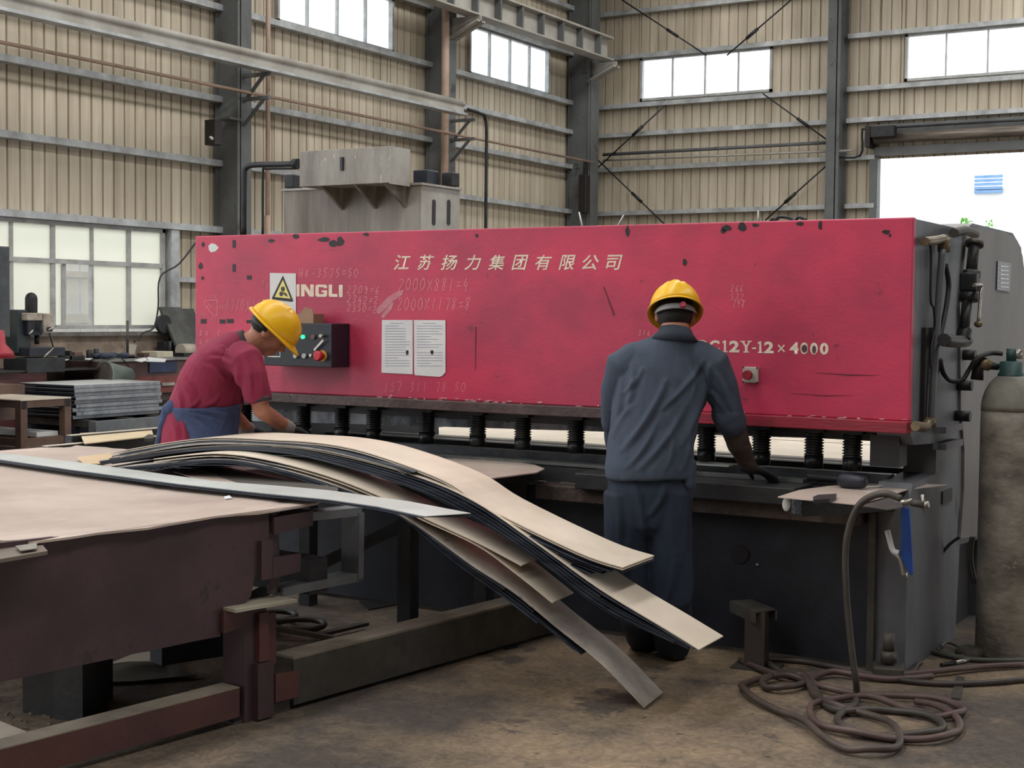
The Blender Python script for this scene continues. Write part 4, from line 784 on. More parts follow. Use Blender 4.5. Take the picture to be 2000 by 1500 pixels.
# grease gun like tool and clutter on the slab
t = thing('grinding_tool', onz(1660, 932, .82), 'dark hand tool with a rounded black end lying on the shear table', 'tool')
build(MB().loft([onz(1580, 930, .835), onz(1640, 935, .835), onz(1652, 938, .835)], [.02, .02, .03], n=10), 'tool_body', ironm, t); build(MB().loft([onz(1650, 938, .84), onz(1682, 941, .84)], [.036, .03], n=12, cap='round'), 'tool_head', boxdark, t)
fl = onz(1356, 915, .85); build(MB().box((-3.2, 6.36, .847), (-2.62, 6.42, .855)), 'workpiece_strip', stripg, None, 'narrow pale strip being cut, lying at the blade beside the man in blue-grey', 'steel strip')
# ---------------- gas cylinder
cc = onz(1960, 1280, 0); Dc = (cc-EYE).dot(F_); zc = lambda y, x=1965: dp(x, y, Dc).z
gc = thing('gas_cylinder', cc, 'tall worn grey gas cylinder with a green valve at the right end of the shear', 'gas cylinder')
r = .128; zs = zc(800); zn = zc(728)
pr = [(0, r*.9), (.015, r), (zs-.06, r), (zs, r*.985)]
build(MB().loft([cc+Vector((0, 0, z)) for z, _ in pr], [q for _, q in pr], n=40), 'cylinder_body', cylm, gc)
sh_pts = [(zs+(zn-zs)*k/8, max(r*math.sqrt(max(1-(k/8)**2*.92, 0)), .04)) for k in range(9)]
build(MB().loft([cc+Vector((0, 0, z)) for z, _ in sh_pts], [q for _, q in sh_pts], n=40), 'cylinder_shoulder', cylg, gc)
build(MB().loft([cc+Vector((0, 0, z)) for z in (zn-.035, zn, zn+.005, zc(706), zc(704))], [.062, .056, .05, .05, .03], n=20), 'neck_ring', greenm, gc)
build(MB().loft([cc+Vector((0, 0, zc(706))), cc+Vector((0, 0, zc(680)))], [.022, .022], n=14), 'valve_stem', greenm, gc); build(MB().loft([cc+R_*.03+Vector((0, 0, zc(700))), cc+R_*.03+Vector((0, 0, zc(682)))], [.02, .02], n=10), 'valve_cap', silver, gc)
rg = thing('gas_regulator', dp(1925, 712, Dc), 'brass regulator hanging by the neck of the gas cylinder', 'regulator')
build(MB().cyl(dp(1950, 716, Dc), dp(1930, 714, Dc), .018, n=10), 'inlet', ironm, rg); build(MB().loft([dp(1934, 714, Dc), dp(1912, 708, Dc)], [.026, .034], n=14), 'regulator_body', brass, rg)
build(MB().loft([dp(1912, 700, Dc), dp(1908, 742, Dc)], [.022, .03], n=12), 'gauge', ironm, rg)
P = smooth_pts([ony(1836, 700, 6.75), ony(1842, 728, 6.75), ony(1858, 744, 6.75), ony(1880, 741, 6.78), ony(1893, 722, 6.8), ony(1908, 700, 6.8), dp(1935, 690, Dc), dp(1958, 691, Dc)], 5)
build(MB().loft(P, [.011]*len(P), n=8), 'gas_hose', ironm, None, 'black hose looping from the machine side to the green cylinder valve', 'hose')
# hoses on the floor
def hose(nm, pts, mm, lb, r=.014, z=.014, off=(1300, 840), sc=2.273, k=5, head=None, dz=0.0):
    P = [onz(off[0]+x/sc, off[1]+y/sc, z) for x, y in pts]
    for i, p in enumerate(P): p.z = z+dz*(i % 3)
    if head: P = head+P
    Q = smooth_pts(P, k); return build(MB().loft(Q, [r]*len(Q), n=8), nm, mm, None, lb, 'hose')
hd = []
hp_ = [(1045, 306), (985, 283), (920, 292), (862, 330), (825, 400), (805, 480), (798, 560), (800, 660), (805, 760), (818, 900), (832, 1020), (845, 1110)]
f0 = onz(1300+848/2.273, 840+1190/2.273, .02)
for x, y in hp_:
    t_ = (y-283)/(1190-283); Y = 5.66+(f0.y-5.66)*max(t_, 0); hd.append(ony(1300+x/2.273, 840+y/2.273, Y))
hose('rubber_hose', [(848, 1185), (838, 1225), (800, 1250), (765, 1275), (768, 1300), (800, 1328), (900, 1355), (1000, 1362), (1150, 1352), (1225, 1330), (1222, 1300), (1150, 1270), (1010, 1245), (900, 1245), (800, 1255), (720, 1228), (672, 1170), (640, 1125), (590, 1098), (520, 1082), (455, 1040), (420, 1008)], mat('hose_dark_olive', S(74, 68, 62), S(54, 50, 48), 6, .5), 'dark hose arching up from the floor coil to the sheet on the shear table', .0145, .016, head=hd, dz=.004)
hose('rubber_hose', [(330, 1022), (500, 1092), (610, 1100), (650, 1160), (690, 1200), (760, 1235), (860, 1252), (980, 1295), (1030, 1345), (1040, 1390), (1000, 1422), (900, 1430), (800, 1415), (700, 1368), (610, 1300), (500, 1245), (400, 1200), (340, 1152), (345, 1128), (440, 1105), (540, 1098), (612, 1112), (600, 1135), (520, 1152), (450, 1142), (430, 1122), (470, 1102)], mat('hose_dark', S(84, 70, 64), S(60, 52, 50), 6, .5), 'dark brown hose making the large loop nearest the camera', .014, .02, dz=.006)
hose('rubber_hose', [(1591, 1042), (1400, 1055), (1200, 1080), (1000, 1092), (1100, 1105), (1185, 1102), (1000, 1105), (850, 1092), (740, 1082), (655, 1100), (660, 1130), (720, 1155), (850, 1170), (1000, 1182), (1200, 1200), (1300, 1225), (1322, 1250), (1280, 1270), (1180, 1272), (1050, 1235), (900, 1190), (760, 1192), (670, 1215), (640, 1245), (660, 1290), (720, 1325), (850, 1352), (1000, 1368), (1150, 1378), (1260, 1362), (1305, 1325), (1290, 1280), (1200, 1232), (1110, 1205)], hosem, 'maroon-brown hose coiled in several loops on the floor', .014, .018, dz=.005)
hose('rubber_hose', [(440, 1015), (600, 1025), (750, 1052), (900, 1080), (1050, 1110), (1200, 1124), (1350, 1125), (1500, 1116), (1560, 1110), (1700, 1105)], mat('hose_dark_b', S(70, 62, 60), S(50, 46, 46), 6, .5), 'dark hose running straight from the stool to the right edge past the coil', .013, .015)
hose('rubber_hose', [(1080, 935), (1150, 970), (1250, 1000), (1400, 1020), (1640, 1022)], hoseg, 'grey-green hose at the foot of the gas cylinder', .012, .014)
P = smooth_pts([ony(x, y, 6.9) for x, y in ((1875, 1048), (1850, 1068), (1830, 1100), (1820, 1160), (1816, 1220), (1824, 1262), (1834, 1276))], 5); build(MB().loft(P, [.008]*len(P), n=6), 'power_cable', ironm, None, 'black cable curving down the machine side to the floor', 'cable')
for k, x in enumerate((1893, 1899)):
    P = smooth_pts([ony(x+dx, y, 7.05) for dx, y in ((4, 1048), (0, 1070), (0, 1100), (8, 1140))], 4); build(MB().loft(P, [.007]*len(P), n=6), 'wall_cable', hoseg, None, 'thin grey cable hanging below the side cover, %s of two' % ('left' if not k else 'right'), 'cable')
# cable scrap, rag, welding rod box at the cylinder foot
mb = MB(); P = smooth_pts([onz(x, y, .02) for x, y in ((1830, 1268), (1850, 1276), (1875, 1281), (1890, 1276), (1870, 1262), (1850, 1255), (1838, 1262))], 4); mb.loft(P, [.006]*len(P), n=6); build(mb, 'wire_loop', hoseg, None, 'grey wire loop on the floor beside the gas cylinder', 'wire')
mb = MB()
for k in range(9): mb.ell(onz(1893+random.uniform(-12, 16), 1274+random.uniform(-5, 8), .02), (.05, .035, .03), Matrix.Rotation(random.random()*3, 3, 'Z'), 8, 6)
build(fuse(mb, .008, 2), 'rag', mat('rag_grey', S(80, 76, 70), S(54, 52, 50), 12, .9, bump=.4), None, 'grey crumpled rag at the foot of the gas cylinder', 'rag')
t = thing('marker_tube', onz(1868, 1296, 0), 'silver and black marker lying on the floor by the cylinder', 'tool'); build(MB().cyl(onz(1838, 1299, .012), onz(1868, 1293, .012), .009, n=8), 'barrel', blackm, t); build(MB().cyl(onz(1866, 1294, .012), onz(1898, 1287, .012), .01, n=8), 'cap', silver, t)
flat([(1858, 1362), (1876, 1364), (1884, 1322), (1868, 1320)], .008, 'steel_offcut', oliv, 'short flat steel bar on the floor beyond the hose coil', 'offcut', .006)
flat([(1736, 1298), (1758, 1316), (1768, 1314), (1738, 1300)], .02, 'steel_offcut', oliv, 'rusty triangular offcut by the machine foot', 'offcut', .006)
mb = MB(); P = smooth_pts([onz(x, y, .012) for x, y in ((1760, 1312), (1782, 1312), (1793, 1298), (1800, 1294))], 4); build(mb.loft(P, [.008]*len(P), n=6), 'bent_rod', oliv, None, 'short bent rod by the machine foot block', 'rod')
# little channel-topped stand
sb_ = onz(1474, 1306, 0); Ds = (sb_-EYE).dot(F_); zt_ = dp(1474, 1192, Ds).z
ss = thing('support_stand', sb_, 'short rusty stand topped with an upturned channel, beside the shear', 'stand')
build(MB().obox(sb_+Vector((0, .02, .01)), (.09, .08, zt_-.01), .1), 'post', mat('stand_brown', S(70, 60, 56), S(50, 44, 44), 5, .6), ss); build(MB().obox(sb_+Vector((0, .03, 0)), (.2, .16, .01), .1), 'foot_plate', oliv, ss)
P4 = [onz(x, y, zt_) for x, y in ((1425, 1175), (1469, 1173), (1515, 1192), (1474, 1198))]
build(MB().prism(P4, (0, 0, .006)), 'channel_web', oliv, ss)
for a, b in ((P4[0], P4[3]), (P4[1], P4[2])): build(MB().prism([a, b, b-Vector((0, 0, .045)), a-Vector((0, 0, .045))], (.005, .003, 0)), 'channel_flange', oliv, ss)
# scraps on the floor
def scrap(px, mm, lb, z=.006, th=.004): flat(px, z, 'floor_offcut', mm, lb, 'offcut', th)
scrap([(-40, 1400), (0, 1408), (76, 1438), (0, 1450), (-40, 1456)], stripm, 'cream sheet corner on the floor at the lower left edge', .02); scrap([(-40, 1470), (0, 1478), (20, 1488), (-10, 1504), (-40, 1506)], stripm, 'tiny cream sheet corner on the floor in the bottom left corner', .02)
scrap([(168, 1296), (215, 1290), (330, 1300), (385, 1318), (260, 1330), (167, 1333)], oliv, 'olive grey sheet on the floor under the maroon table', .02); scrap([(208, 1298), (262, 1276), (325, 1268), (325, 1290), (250, 1292)], stripm, 'bright curled sheet piece under the maroon table', .05)
scrap([(715, 1320), (770, 1305), (800, 1290), (755, 1323)], mat('scrap_bluegrey', S(90, 88, 90), S(74, 72, 76), 4, .5), 'blue-grey triangular sheet scrap beneath the front beam', .015); scrap([(700, 1175), (755, 1160), (775, 1180), (720, 1190)], darkm, 'dark square plate on the floor behind the beam')
scrap([(885, 1270), (900, 1262), (955, 1268), (940, 1276)], ironm, 'black flat offcut on the floor near the dull strip'); scrap([(980, 1262), (1010, 1258), (1012, 1262), (985, 1268)], ironm, 'small black offcut right of the flat black one')
a = onz(525, 1225, .16); b = onz(695, 1254, .06); build(MB().bar(a, b, .06, .02), 'timber_lath', mat('lath', S(120, 112, 98), S(90, 84, 74), 5, .7), None, 'flat grey-brown bar lying slantwise under the support table', 'bar')
a = onz(610, 1243, .03); b = onz(715, 1218, .03); build(MB().bar(a, b, .04, .015), 'timber_lath', oliv, None, 'shorter bar lying the other way behind the slanting bar', 'bar')
for x, y, r_ in ((530, 1203, 26), (585, 1220, 30)):
    c = onz(x, y, .05); mb = MB(); P = [c+Vector((.12*cos(2*pi*i/24), .12*sin(2*pi*i/24), 0)) for i in range(25)]; build(mb.loft(P, [.015]*25, n=6), 'steel_ring', oliv, None, 'dull steel ring lying under the support table, %s of two' % ('left' if x < 550 else 'right'), 'ring')
mb = MB()
for k in range(8): mb.ell(onz(650+random.uniform(-24, 26), 1262+random.uniform(-6, 6), .02), (.05, .03, .02), Matrix.Rotation(random.random()*3, 3, 'Z'), 8, 6)
build(fuse(mb, .008, 2), 'rag', mat('rag_teal', S(46, 62, 76), S(30, 40, 52), 12, .9, bump=.4), None, 'dark teal crumpled rag on the floor behind the front beam', 'rag')
mb = MB()
for k in range(70):
    x, y = random.choice([(random.uniform(0, 210), random.uniform(1340, 1400)), (random.uniform(0, 140), random.uniform(1385, 1430)), (random.uniform(600, 760), random.uniform(1270, 1330)), (random.uniform(1000, 1500), random.uniform(1330, 1490)), (random.uniform(250, 700), random.uniform(1340, 1480))]); c = onz(x, y, 0)
    mb.obox(c, (random.uniform(.008, .03), random.uniform(.004, .012), .004), random.random()*3)
build(mb, 'floor_litter', mat('litter', S(150, 138, 124), S(100, 92, 86), 9, .8), None, 'small metal chips and grit scattered over the floor', 'litter', kind='stuff')
# ================================================================= LEFT BACKGROUND
XW = -14.02
def wx(x, y, X=XW): return onx(x, y, X)
zbn = wx(230, 702).z
wbn = thing('workbench', (-14.4, 14, 0), 'long steel workbench under the window with a reddish brown front', 'workbench')
build(MB().box((-14.82, 13.32, zbn-.03), (XW, 16.26, zbn)), 'bench_top', mat('bench_top', S(150, 150, 150), S(98, 96, 96), 4, .5), wbn)
benchf = mat('bench_front', S(104, 76, 74), S(74, 56, 58), 2.5, .6)
build(MB().box((-14.1, 13.36, .36), (-14.06, 16.22, zbn-.03)), 'front_panel', benchf, wbn)
build(MB().box((-14.8, 13.32, 0), (-14.1, 13.36, zbn-.03)), 'end_panel', benchf, wbn); build(MB().box((-14.8, 16.17, 0), (-14.1, 16.22, zbn-.03)), 'end_panel', benchf, wbn)
a = wx(291, 728, -14.05); b = wx(345, 706, -14.05); build(MB().box((-14.06, a.y, a.z), (-14.04, b.y, b.z)), 'blue_panel', mat('panel_blue', S(44, 58, 92), S(34, 44, 74), 5, .5), wbn)
a = wx(262, 770, -14.0); b = wx(350, 733, -14.0); dr = build(MB().box((-14.06, a.y, a.z), (-14.0, min(b.y+.2, 16.2), b.z)), 'drawer', mat('drawer_red', S(136, 72, 64), S(100, 56, 54), 5, .6), wbn)
q = wx(328, 750, -13.98); build(MB().box((-14.0, q.y-.12, q.z-.02), (-13.97, q.y+.12, q.z+.02)), 'drawer_handle', silver, dr)
# second low bench/cabinet to the left carrying the mill
a = wx(0, 741, -13.4); b = wx(135, 733, -13.4)
lb2 = thing('low_cabinet', (-13.8, 12.2, 0), 'low maroon cabinet carrying the small milling drill', 'cabinet')
za = wx(100, 731, -13.4).z; build(MB().box((-14.8, 11.3, 0), (-14.2, 12.5, za)), 'cabinet_body', mat('cabinet_maroon', S(120, 72, 72), S(92, 58, 60), 3, .6), lb2, bevel=.01)
build(MB().box((-14.82, 11.25, za), (-14.1, 13.3, za+.02)), 'cabinet_top', darkm, lb2)
# milling drill
XM = -14.3
def mx_(x, y, X=XM): return onx(x, y, X)
md = thing('milling_drill', (-14.3, mx_(70, 725).y, za+.02), 'small dark milling drill with a black motor on top and a white gearbox', 'machine tool')
def mbx(x0, y0, x1, y1, dx0, dx1, nm, mm, bev=.01):
    a = mx_(x0, y1); b = mx_(x1, y0); return build(MB().box((XM+dx0, a.y, a.z), (XM+dx1, b.y, b.z)), nm, mm, md, bevel=bev)
mbx(28, 697, 104, 728, -.2, .22, 'base', ironm); mbx(36, 677, 106, 696, -.12, .2, 'cross_table', boxdark); mbx(32, 605, 58, 690, -.18, .02, 'column', mat('mill_green_black', S(52, 62, 64), S(36, 44, 46), 4, .5))
mbx(40, 611, 70, 626, -.1, .12, 'head_front', mat('mill_white', S(190, 180, 168), S(140, 128, 118), 7, .5)); mbx(44, 626, 72, 655, -.1, .1, 'head', boxdark)
a = mx_(71, 650); b = mx_(89, 612); gbx = build(MB().box((XM-.1, a.y, a.z), (XM+.14, b.y, b.z)), 'gearbox', mat('mill_white', None), md, bevel=.01)
a = mx_(78, 648, XM+.145); b = mx_(82, 630, XM+.145); build(MB().box((XM+.14, a.y, a.z), (XM+.15, b.y, b.z)), 'scale_slot', blackm, gbx)
q0 = mx_(61, 609); q1 = mx_(61, 583); build(MB().loft([q0, q1], [.075, .075], n=16, cap='round'), 'motor', ironm, md); build(MB().cyl(mx_(72, 655), mx_(72, 672), .03, n=10), 'spindle', ironm, md)
for p0, p1 in (((85, 698), (104, 680)), ((57, 653), (64, 645)), ((94, 645), (110, 636))): build(MB().cyl(mx_(*p0, XM+.2), mx_(*p1, XM+.2), .012, n=6), 'hand_lever', silver, md)
build(MB().cyl(mx_(94, 643, XM+.1), mx_(104, 678, XM+.1), .008, n=6), 'feed_cable', ironm, md)
q = mx_(95, 643, XM+.15); build(MB().cyl(q, q+Vector((.04, 0, 0)), .03, n=10), 'hand_wheel', ironm, md)
# grey cabinet at the left edge, red machine foot below
a = dp(-40, 640, 15); t = thing('tall_cabinet', a, 'tall blue-grey steel cabinet cut by the left edge of the picture', 'cabinet')
p0 = dp(20, 640, 15.2); p1 = dp(20, 482, 15.2); p2 = dp(1, 482, 15)
build(MB().box((p0.x-1.4, p0.y-1.0, p0.z-.1), (p0.x, p0.y, p1.z)), 'cabinet_body', mat('cab_slate', S(86, 92, 98), S(62, 68, 76), 4, .5), t, bevel=.01); build(MB().box((p0.x-1.2, p0.y-.9, 0), (p0.x-.1, p0.y-.1, p0.z-.1)), 'plinth', navym, t)
a = dp(8, 688, 14.6); t = thing('red_machine_foot', (a.x, a.y, a.z-.0), 'red cast machine base with a sloped foot at the left edge below the cabinet', 'machine')
build(MB().loft([dp(2, 700, 14.4), dp(2, 688, 14.4), dp(1, 672, 14.4), dp(0, 645, 14.4)], [.14, .12, .05, .04], n=12), 'casting', mat('cast_red', S(170, 36, 58), S(130, 30, 46), 4, .4), t); build(MB().box((a.x-.9, a.y-.5, 0), (a.x-.1, a.y-.05, dp(5, 700, 14.5).z)), 'stand', ironm, t)
# stack of bent trays
zt = .682; C0 = onz(145, 752, zt); yf_ = onx(313, 743, C0.x).y; xl_ = ony(38, 748, C0.y).x; zb_ = dp(145, 820, (C0-EYE).dot(F_)).z
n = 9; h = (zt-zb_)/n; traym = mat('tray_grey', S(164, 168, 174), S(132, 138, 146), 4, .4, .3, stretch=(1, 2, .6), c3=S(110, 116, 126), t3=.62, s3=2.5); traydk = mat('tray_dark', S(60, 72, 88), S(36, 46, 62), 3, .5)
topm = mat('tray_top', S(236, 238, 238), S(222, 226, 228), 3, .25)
for k in range(n):
    z = zb_+k*h; jx = random.uniform(-.03, .03) if k < n-1 else 0; jy = random.uniform(-.03, .03) if k < n-1 else 0
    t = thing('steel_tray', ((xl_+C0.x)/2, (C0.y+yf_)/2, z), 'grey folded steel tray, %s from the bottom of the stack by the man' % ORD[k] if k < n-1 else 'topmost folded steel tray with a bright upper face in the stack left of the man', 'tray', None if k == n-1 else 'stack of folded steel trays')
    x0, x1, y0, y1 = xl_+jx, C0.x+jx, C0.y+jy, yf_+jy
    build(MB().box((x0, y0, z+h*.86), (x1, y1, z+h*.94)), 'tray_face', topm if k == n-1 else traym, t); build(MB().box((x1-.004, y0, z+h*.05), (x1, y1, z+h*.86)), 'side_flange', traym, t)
    build(MB().box((x0, y0+.03, z+h*.3), (x1-.02, y0+.035, z+h*.86)), 'end_flange', traydk, t); build(MB().box((x0, y0, z+h*.05), (x0+.004, y1, z+h*.86)), 'side_flange', traym, t)
pal = thing('steel_pallet', ((xl_+C0.x)/2, (C0.y+yf_)/2, 0), 'low steel pallet under the stack of folded trays', 'pallet')
for y in (C0.y+.1, (C0.y+yf_)/2, yf_-.2): build(MB().box((xl_-.1, y, zb_-.09), (C0.x+.15, y+.1, zb_-.01)), 'cross_beam', oliv, pal)
for x in (xl_+.1, C0.x-.2): build(MB().box((x, C0.y, 0), (x+.1, yf_, zb_-.09)), 'runner', navym, pal)
p = onz(152, 845, .12); p.x += .3; t = build(MB().box((p.x-.12, p.y, .02), (p.x, p.y+3.2, .26)), 'channel_beam', mat('beam_bluegrey', S(128, 134, 138), S(100, 106, 112), 4, .5, .2), None, 'long grey box beam lying in front of the tray stack pallet', 'beam')
flat([(156, 846), (296, 838), (300, 851), (165, 866)], .3, 'steel_sheet', mat('sheet_warm', S(232, 212, 178), S(216, 196, 162), 3, .5), 'pale cream steel sheet lying flat behind the dark box sections', 'sheet', .01)
flat([(282, 853), (290, 848), (300, 849), (300, 856), (283, 857)], .32, 'steel_block', oliv, 'small grey block on the pale cream sheet by the man', 'block', .03)
# dark box sections
p = onz(88, 896, .14)
for k, (dx, z, L_, nm) in enumerate(((0, .14, 4.5, 'lower near one'), (-.22, .2, 4.8, 'upper far one'))):
    t = thing('box_section', (p.x+dx, p.y, z), 'long black box section lying behind the pale strips, %s of two' % nm, 'tube')
    build(MB().box((p.x+dx-.1, p.y+.05+k*.5, z), (p.x+dx, p.y+L_, z+.11)), 'tube_body', blackm, t); build(MB().box((p.x+dx-.09, p.y+.03+k*.5, z+.01), (p.x+dx-.01, p.y+.05+k*.5, z+.1)), 'cut_end', mat('fuzzy_grey', None), t)
    build(MB().box((p.x+dx-.1, p.y+.05+k*.5, z+.11), (p.x+dx-.02, p.y+L_, z+.116)), 'top_skin', stripm, t)
build(MB().box((p.x-.4, p.y+.3, 0), (p.x+.1, p.y+.4, .14)), 'timber_bearer', oliv, None, 'wooden bearer under the black box sections', 'timber'); build(MB().box((p.x-.4, p.y+3.4, 0), (p.x+.1, p.y+3.5, .14)), 'timber_bearer', oliv, None, 'second wooden bearer under the black box sections, behind the strips', 'timber')
mb = MB()
for k in range(40):
    c = onz(random.uniform(75, 210), random.uniform(887, 896), .12); mb.obox(c, (random.uniform(.03, .12), .02, .015), random.random()*3)
build(mb, 'metal_offcuts', topm, None, 'heap of small bright steel slivers below the black box sections', 'offcuts', kind='stuff')
# angle-iron table
Q0 = onz(41, 890, 0); DQ = (Q0-EYE).dot(F_); zt = dp(41, 781, DQ).z; zs_ = dp(41, 858, DQ).z; yq = onx(139, 776, Q0.x).y; xq = Q0.x-1.3
at = thing('angle_table', (Q0.x-.8, (Q0.y+yq)/2, 0), 'small brown angle-iron table with a pale top and a lower shelf at the left edge', 'table')
for x in (xq, Q0.x-.09):
    for y in (Q0.y, yq-.09): build(MB().box((x, y, 0), (x+.09, y+.09, zt-.02)), 'leg', brownfr, at)
for z in (zt-.09, zs_-.08):
    build(MB().box((Q0.x-.08, Q0.y+.09, z), (Q0.x-.01, yq-.09, z+.08)), 'side_rail', brownfr, at); build(MB().box((xq+.09, Q0.y+.01, z), (Q0.x-.09, Q0.y+.08, z+.08)), 'end_rail', brownfr, at); build(MB().box((xq+.09, yq-.08, z), (Q0.x-.09, yq-.01, z+.08)), 'end_rail', brownfr, at)
build(MB().box((xq, Q0.y, zt-.012), (Q0.x, yq, zt)), 'table_top', stripm, at)
build(MB().box((xq+.1, Q0.y+.3, zs_), (Q0.x-.1, yq-.1, zs_+.05)), 'shelf_sheets', mat('tray_top', None), at)
for y in (Q0.y, yq-.09): build(MB().box((Q0.x-.002, y+.01, zt-.1), (Q0.x+.003, y+.08, zt-.02)), 'corner_plate', blackm, at)
# bench behind the angle table with brown top
a = dp(0, 752, 17); build(MB().box((-14.0, 10.6, .3), (dp(38, 750, 16.6).x-.1, 11.5, dp(38, 752, 16.6).z)), 'brown_case', brownfr, None, 'flat brown case standing behind the angle-iron table', 'case')
# tipped bucket
zb2 = .7; c0 = dp(203, 734, 18.6); c1_ = dp(252, 738, 18.9); t = thing('tipped_bucket', c0, 'grey-green bucket lying on its side behind the tray stack', 'bucket')
ax = (c1_-c0).normalized(); build(MB().loft([c0, c0+ax*.015, c0+ax*.015, c1_], [.2, .2, .19, .13], n=24), 'bucket_body', mat('bucket_grey', S(136, 146, 140), S(112, 122, 118), 5, .5), t); build(MB().cyl(c0-ax*.006, c0+ax*.001, .18, n=24), 'bucket_mouth', mat('bucket_inside', S(92, 84, 80), S(60, 56, 54), 8, .8), t)
P = [c0+(c1_-c0)*.1+Vector((0, 0, .2)), c0+(c1_-c0)*.6+Vector((0, 0, .26)), c1_+Vector((0, 0, .15))]; P = smooth_pts(P, 5); build(MB().loft(P, [.008]*len(P), n=6), 'bucket_handle', ironm, t)
cm_ = (c0+c1_)/2; build(MB().box((cm_.x-.2, cm_.y-.15, 0), (cm_.x+.12, cm_.y+.2, c0.z-.22)), 'scrap_crate', navym, None, 'dark crate behind the tray stack holding the tipped bucket', 'crate')
# bench clutter
def clut(x0, y0, x1, y1, X, nm, mm, lb, cat, kind='box', d=.15):
    a = wx(x0, y1, X); b = wx(x1, y0, X); a.z = zbn if abs(y1-701) < 9 else a.z
    if kind == 'box': return build(MB().box((X-d, a.y, a.z), (X, b.y, b.z)), nm, mm, None, lb, cat, bevel=.006)
    if kind == 'cyl': return build(MB().cyl(((X), (a.y+b.y)/2, a.z), (X, (a.y+b.y)/2, b.z), (b.y-a.y)/2, n=14), nm, mm, None, lb, cat)
    mb = MB()
    for k in range(7): mb.ell((X+random.uniform(-.1, .1), random.uniform(a.y, b.y), (a.z+b.z)/2), ((b.y-a.y)*.2, (b.y-a.y)*.22, (b.z-a.z)*.48), Matrix.Rotation(random.random()*3, 3, 'Z'), 8, 6)
    return build(fuse(mb, .02, 2), nm, mm, None, lb, cat)
clut(128, 694, 166, 701, -14.3, 'iron_casting', ironm, 'flat dark casting on the workbench near the milling drill', 'casting'); clut(136, 685, 141, 694, -14.3, 'casting_post', ironm, 'short dark post standing on the flat casting', 'post')
clut(146, 687, 162, 695, -14.35, 'small_carton', brownfr, 'small brown carton on the flat casting', 'box')
clut(170, 683, 179, 701, -14.3, 'dark_can', ironm, 'dark can standing left of the dark cloth bundle', 'can', 'cyl'); clut(184, 681, 192, 701, -14.3, 'dark_bottle', ironm, 'dark bottle standing against the cloth bundle', 'bottle', 'cyl')
clut(192, 687, 236, 703, -14.25, 'cloth_bundle', mat('cloth_slate', S(70, 80, 98), S(40, 46, 60), 10, .9, bump=.5), 'dark blue-grey cloth bundle on the workbench', 'cloth', 'rag')
t = thing('upright_stand', wx(249, 700, -14.3), 'thin upright rod on a small foot standing on the workbench', 'stand'); build(MB().cyl(wx(249, 699, -14.3), wx(249, 626, -14.3), .018, n=8), 'rod', oliv, t); build(MB().obox(wx(249, 703, -14.3), (.2, .2, .05)), 'foot', ironm, t)
t = build(MB().prism([wx(246, 694, -14.4), wx(262, 697, -14.4), wx(267, 674, -14.4), wx(248, 669, -14.4)], (-.02, 0, 0)), 'leaning_plate', mat('plate_beige', S(186, 176, 164), S(160, 150, 140), 5, .6), None, 'small pale plate leaning behind the upright rod', 'plate')
clut(250, 692, 264, 701, -14.2, 'rust_box', benchf, 'rusty little box by the foot of the upright rod', 'box'); clut(282, 689, 307, 697, -14.4, 'brown_tray', benchf, 'dark brown tray behind the loose papers', 'tray')
clut(307, 686, 338, 701, -14.25, 'cream_carton', mat('carton_cream', S(206, 200, 178), S(180, 174, 156), 5, .6), 'cream carton with a dark slot on the workbench', 'box', d=.3)
flat([(262, 703), (283, 698), (290, 703), (275, 706)], zbn+.01, 'paper_scrap', whitem, 'crumpled pale paper on the bench right of the upright rod', 'paper', .01); flat([(286, 705), (288, 697), (325, 701), (322, 706)], zbn+.01, 'paper_scrap', whitem, 'white paper lying in front of the cream carton', 'paper', .01)
flat([(118, 701), (130, 697), (140, 700), (128, 703)], zbn+.01, 'paper_scrap', whitem, 'white paper at the milling drill end of the bench', 'paper', .01); flat([(165, 701), (178, 696), (184, 698), (175, 702)], zbn+.015, 'paper_scrap', whitem, 'folded paper between the dark can and the casting', 'paper', .01)
clut(322, 667, 342, 700, -14.6, 'iron_block', ironm, 'stepped dark iron block behind the cream carton', 'block'); clut(330, 666, 334, 701, -14.38, 'iron_peg', ironm, 'dark peg on the stepped iron block', 'peg', 'cyl')
t = thing('bench_grinder', wx(362, 693, -14.3), 'small dusty grinder at the far end of the workbench', 'grinder'); build(MB().cyl(wx(352, 685, -14.3), wx(376, 685, -14.3), .1, n=14), 'motor', mat('plate_beige', None), t); build(MB().obox(wx(364, 700, -14.3), (.2, .3, .08)), 'foot', ironm, t)
for i, ((x0, y0, x1, y1), nm) in enumerate((((345, 603, 376, 690), 'wide dark board'), ((341, 600, 352, 676), 'narrow dark plank'))):
    a = wx(x0, y1, -14.5); b = wx(x1, y0, -14.8); build(MB().prism([(-14.5, a.y, a.z), (-14.5, b.y, a.z), (-14.82, b.y, b.z), (-14.82, a.y, b.z)], (.04, 0, .0)), 'leaning_board', mat('panel_dk%d' % i, S(70+12*i, 72+12*i, 70+12*i), S(54, 54, 54), 4, .7), None, '%s leaning on the wall right of the window' % nm, 'panel')
q = wx(316, 633, -14.7); build(MB().cyl(q, q+Vector((.06, 0, 0)), .13, n=20), 'fan_disc', ironm, None, 'dark round disc hanging beside the window post', 'disc')
P = smooth_pts([onx(x, y, -14.5) for x, y in ((388, 466), (350, 515), (313, 541), (309, 600), (300, 640), (280, 650), (262, 668))], 5); build(MB().loft(P, [.012]*len(P), n=6), 'wall_cable', ironm, None, 'thin cable drooping from the red cover to the window post and the bench', 'cable')
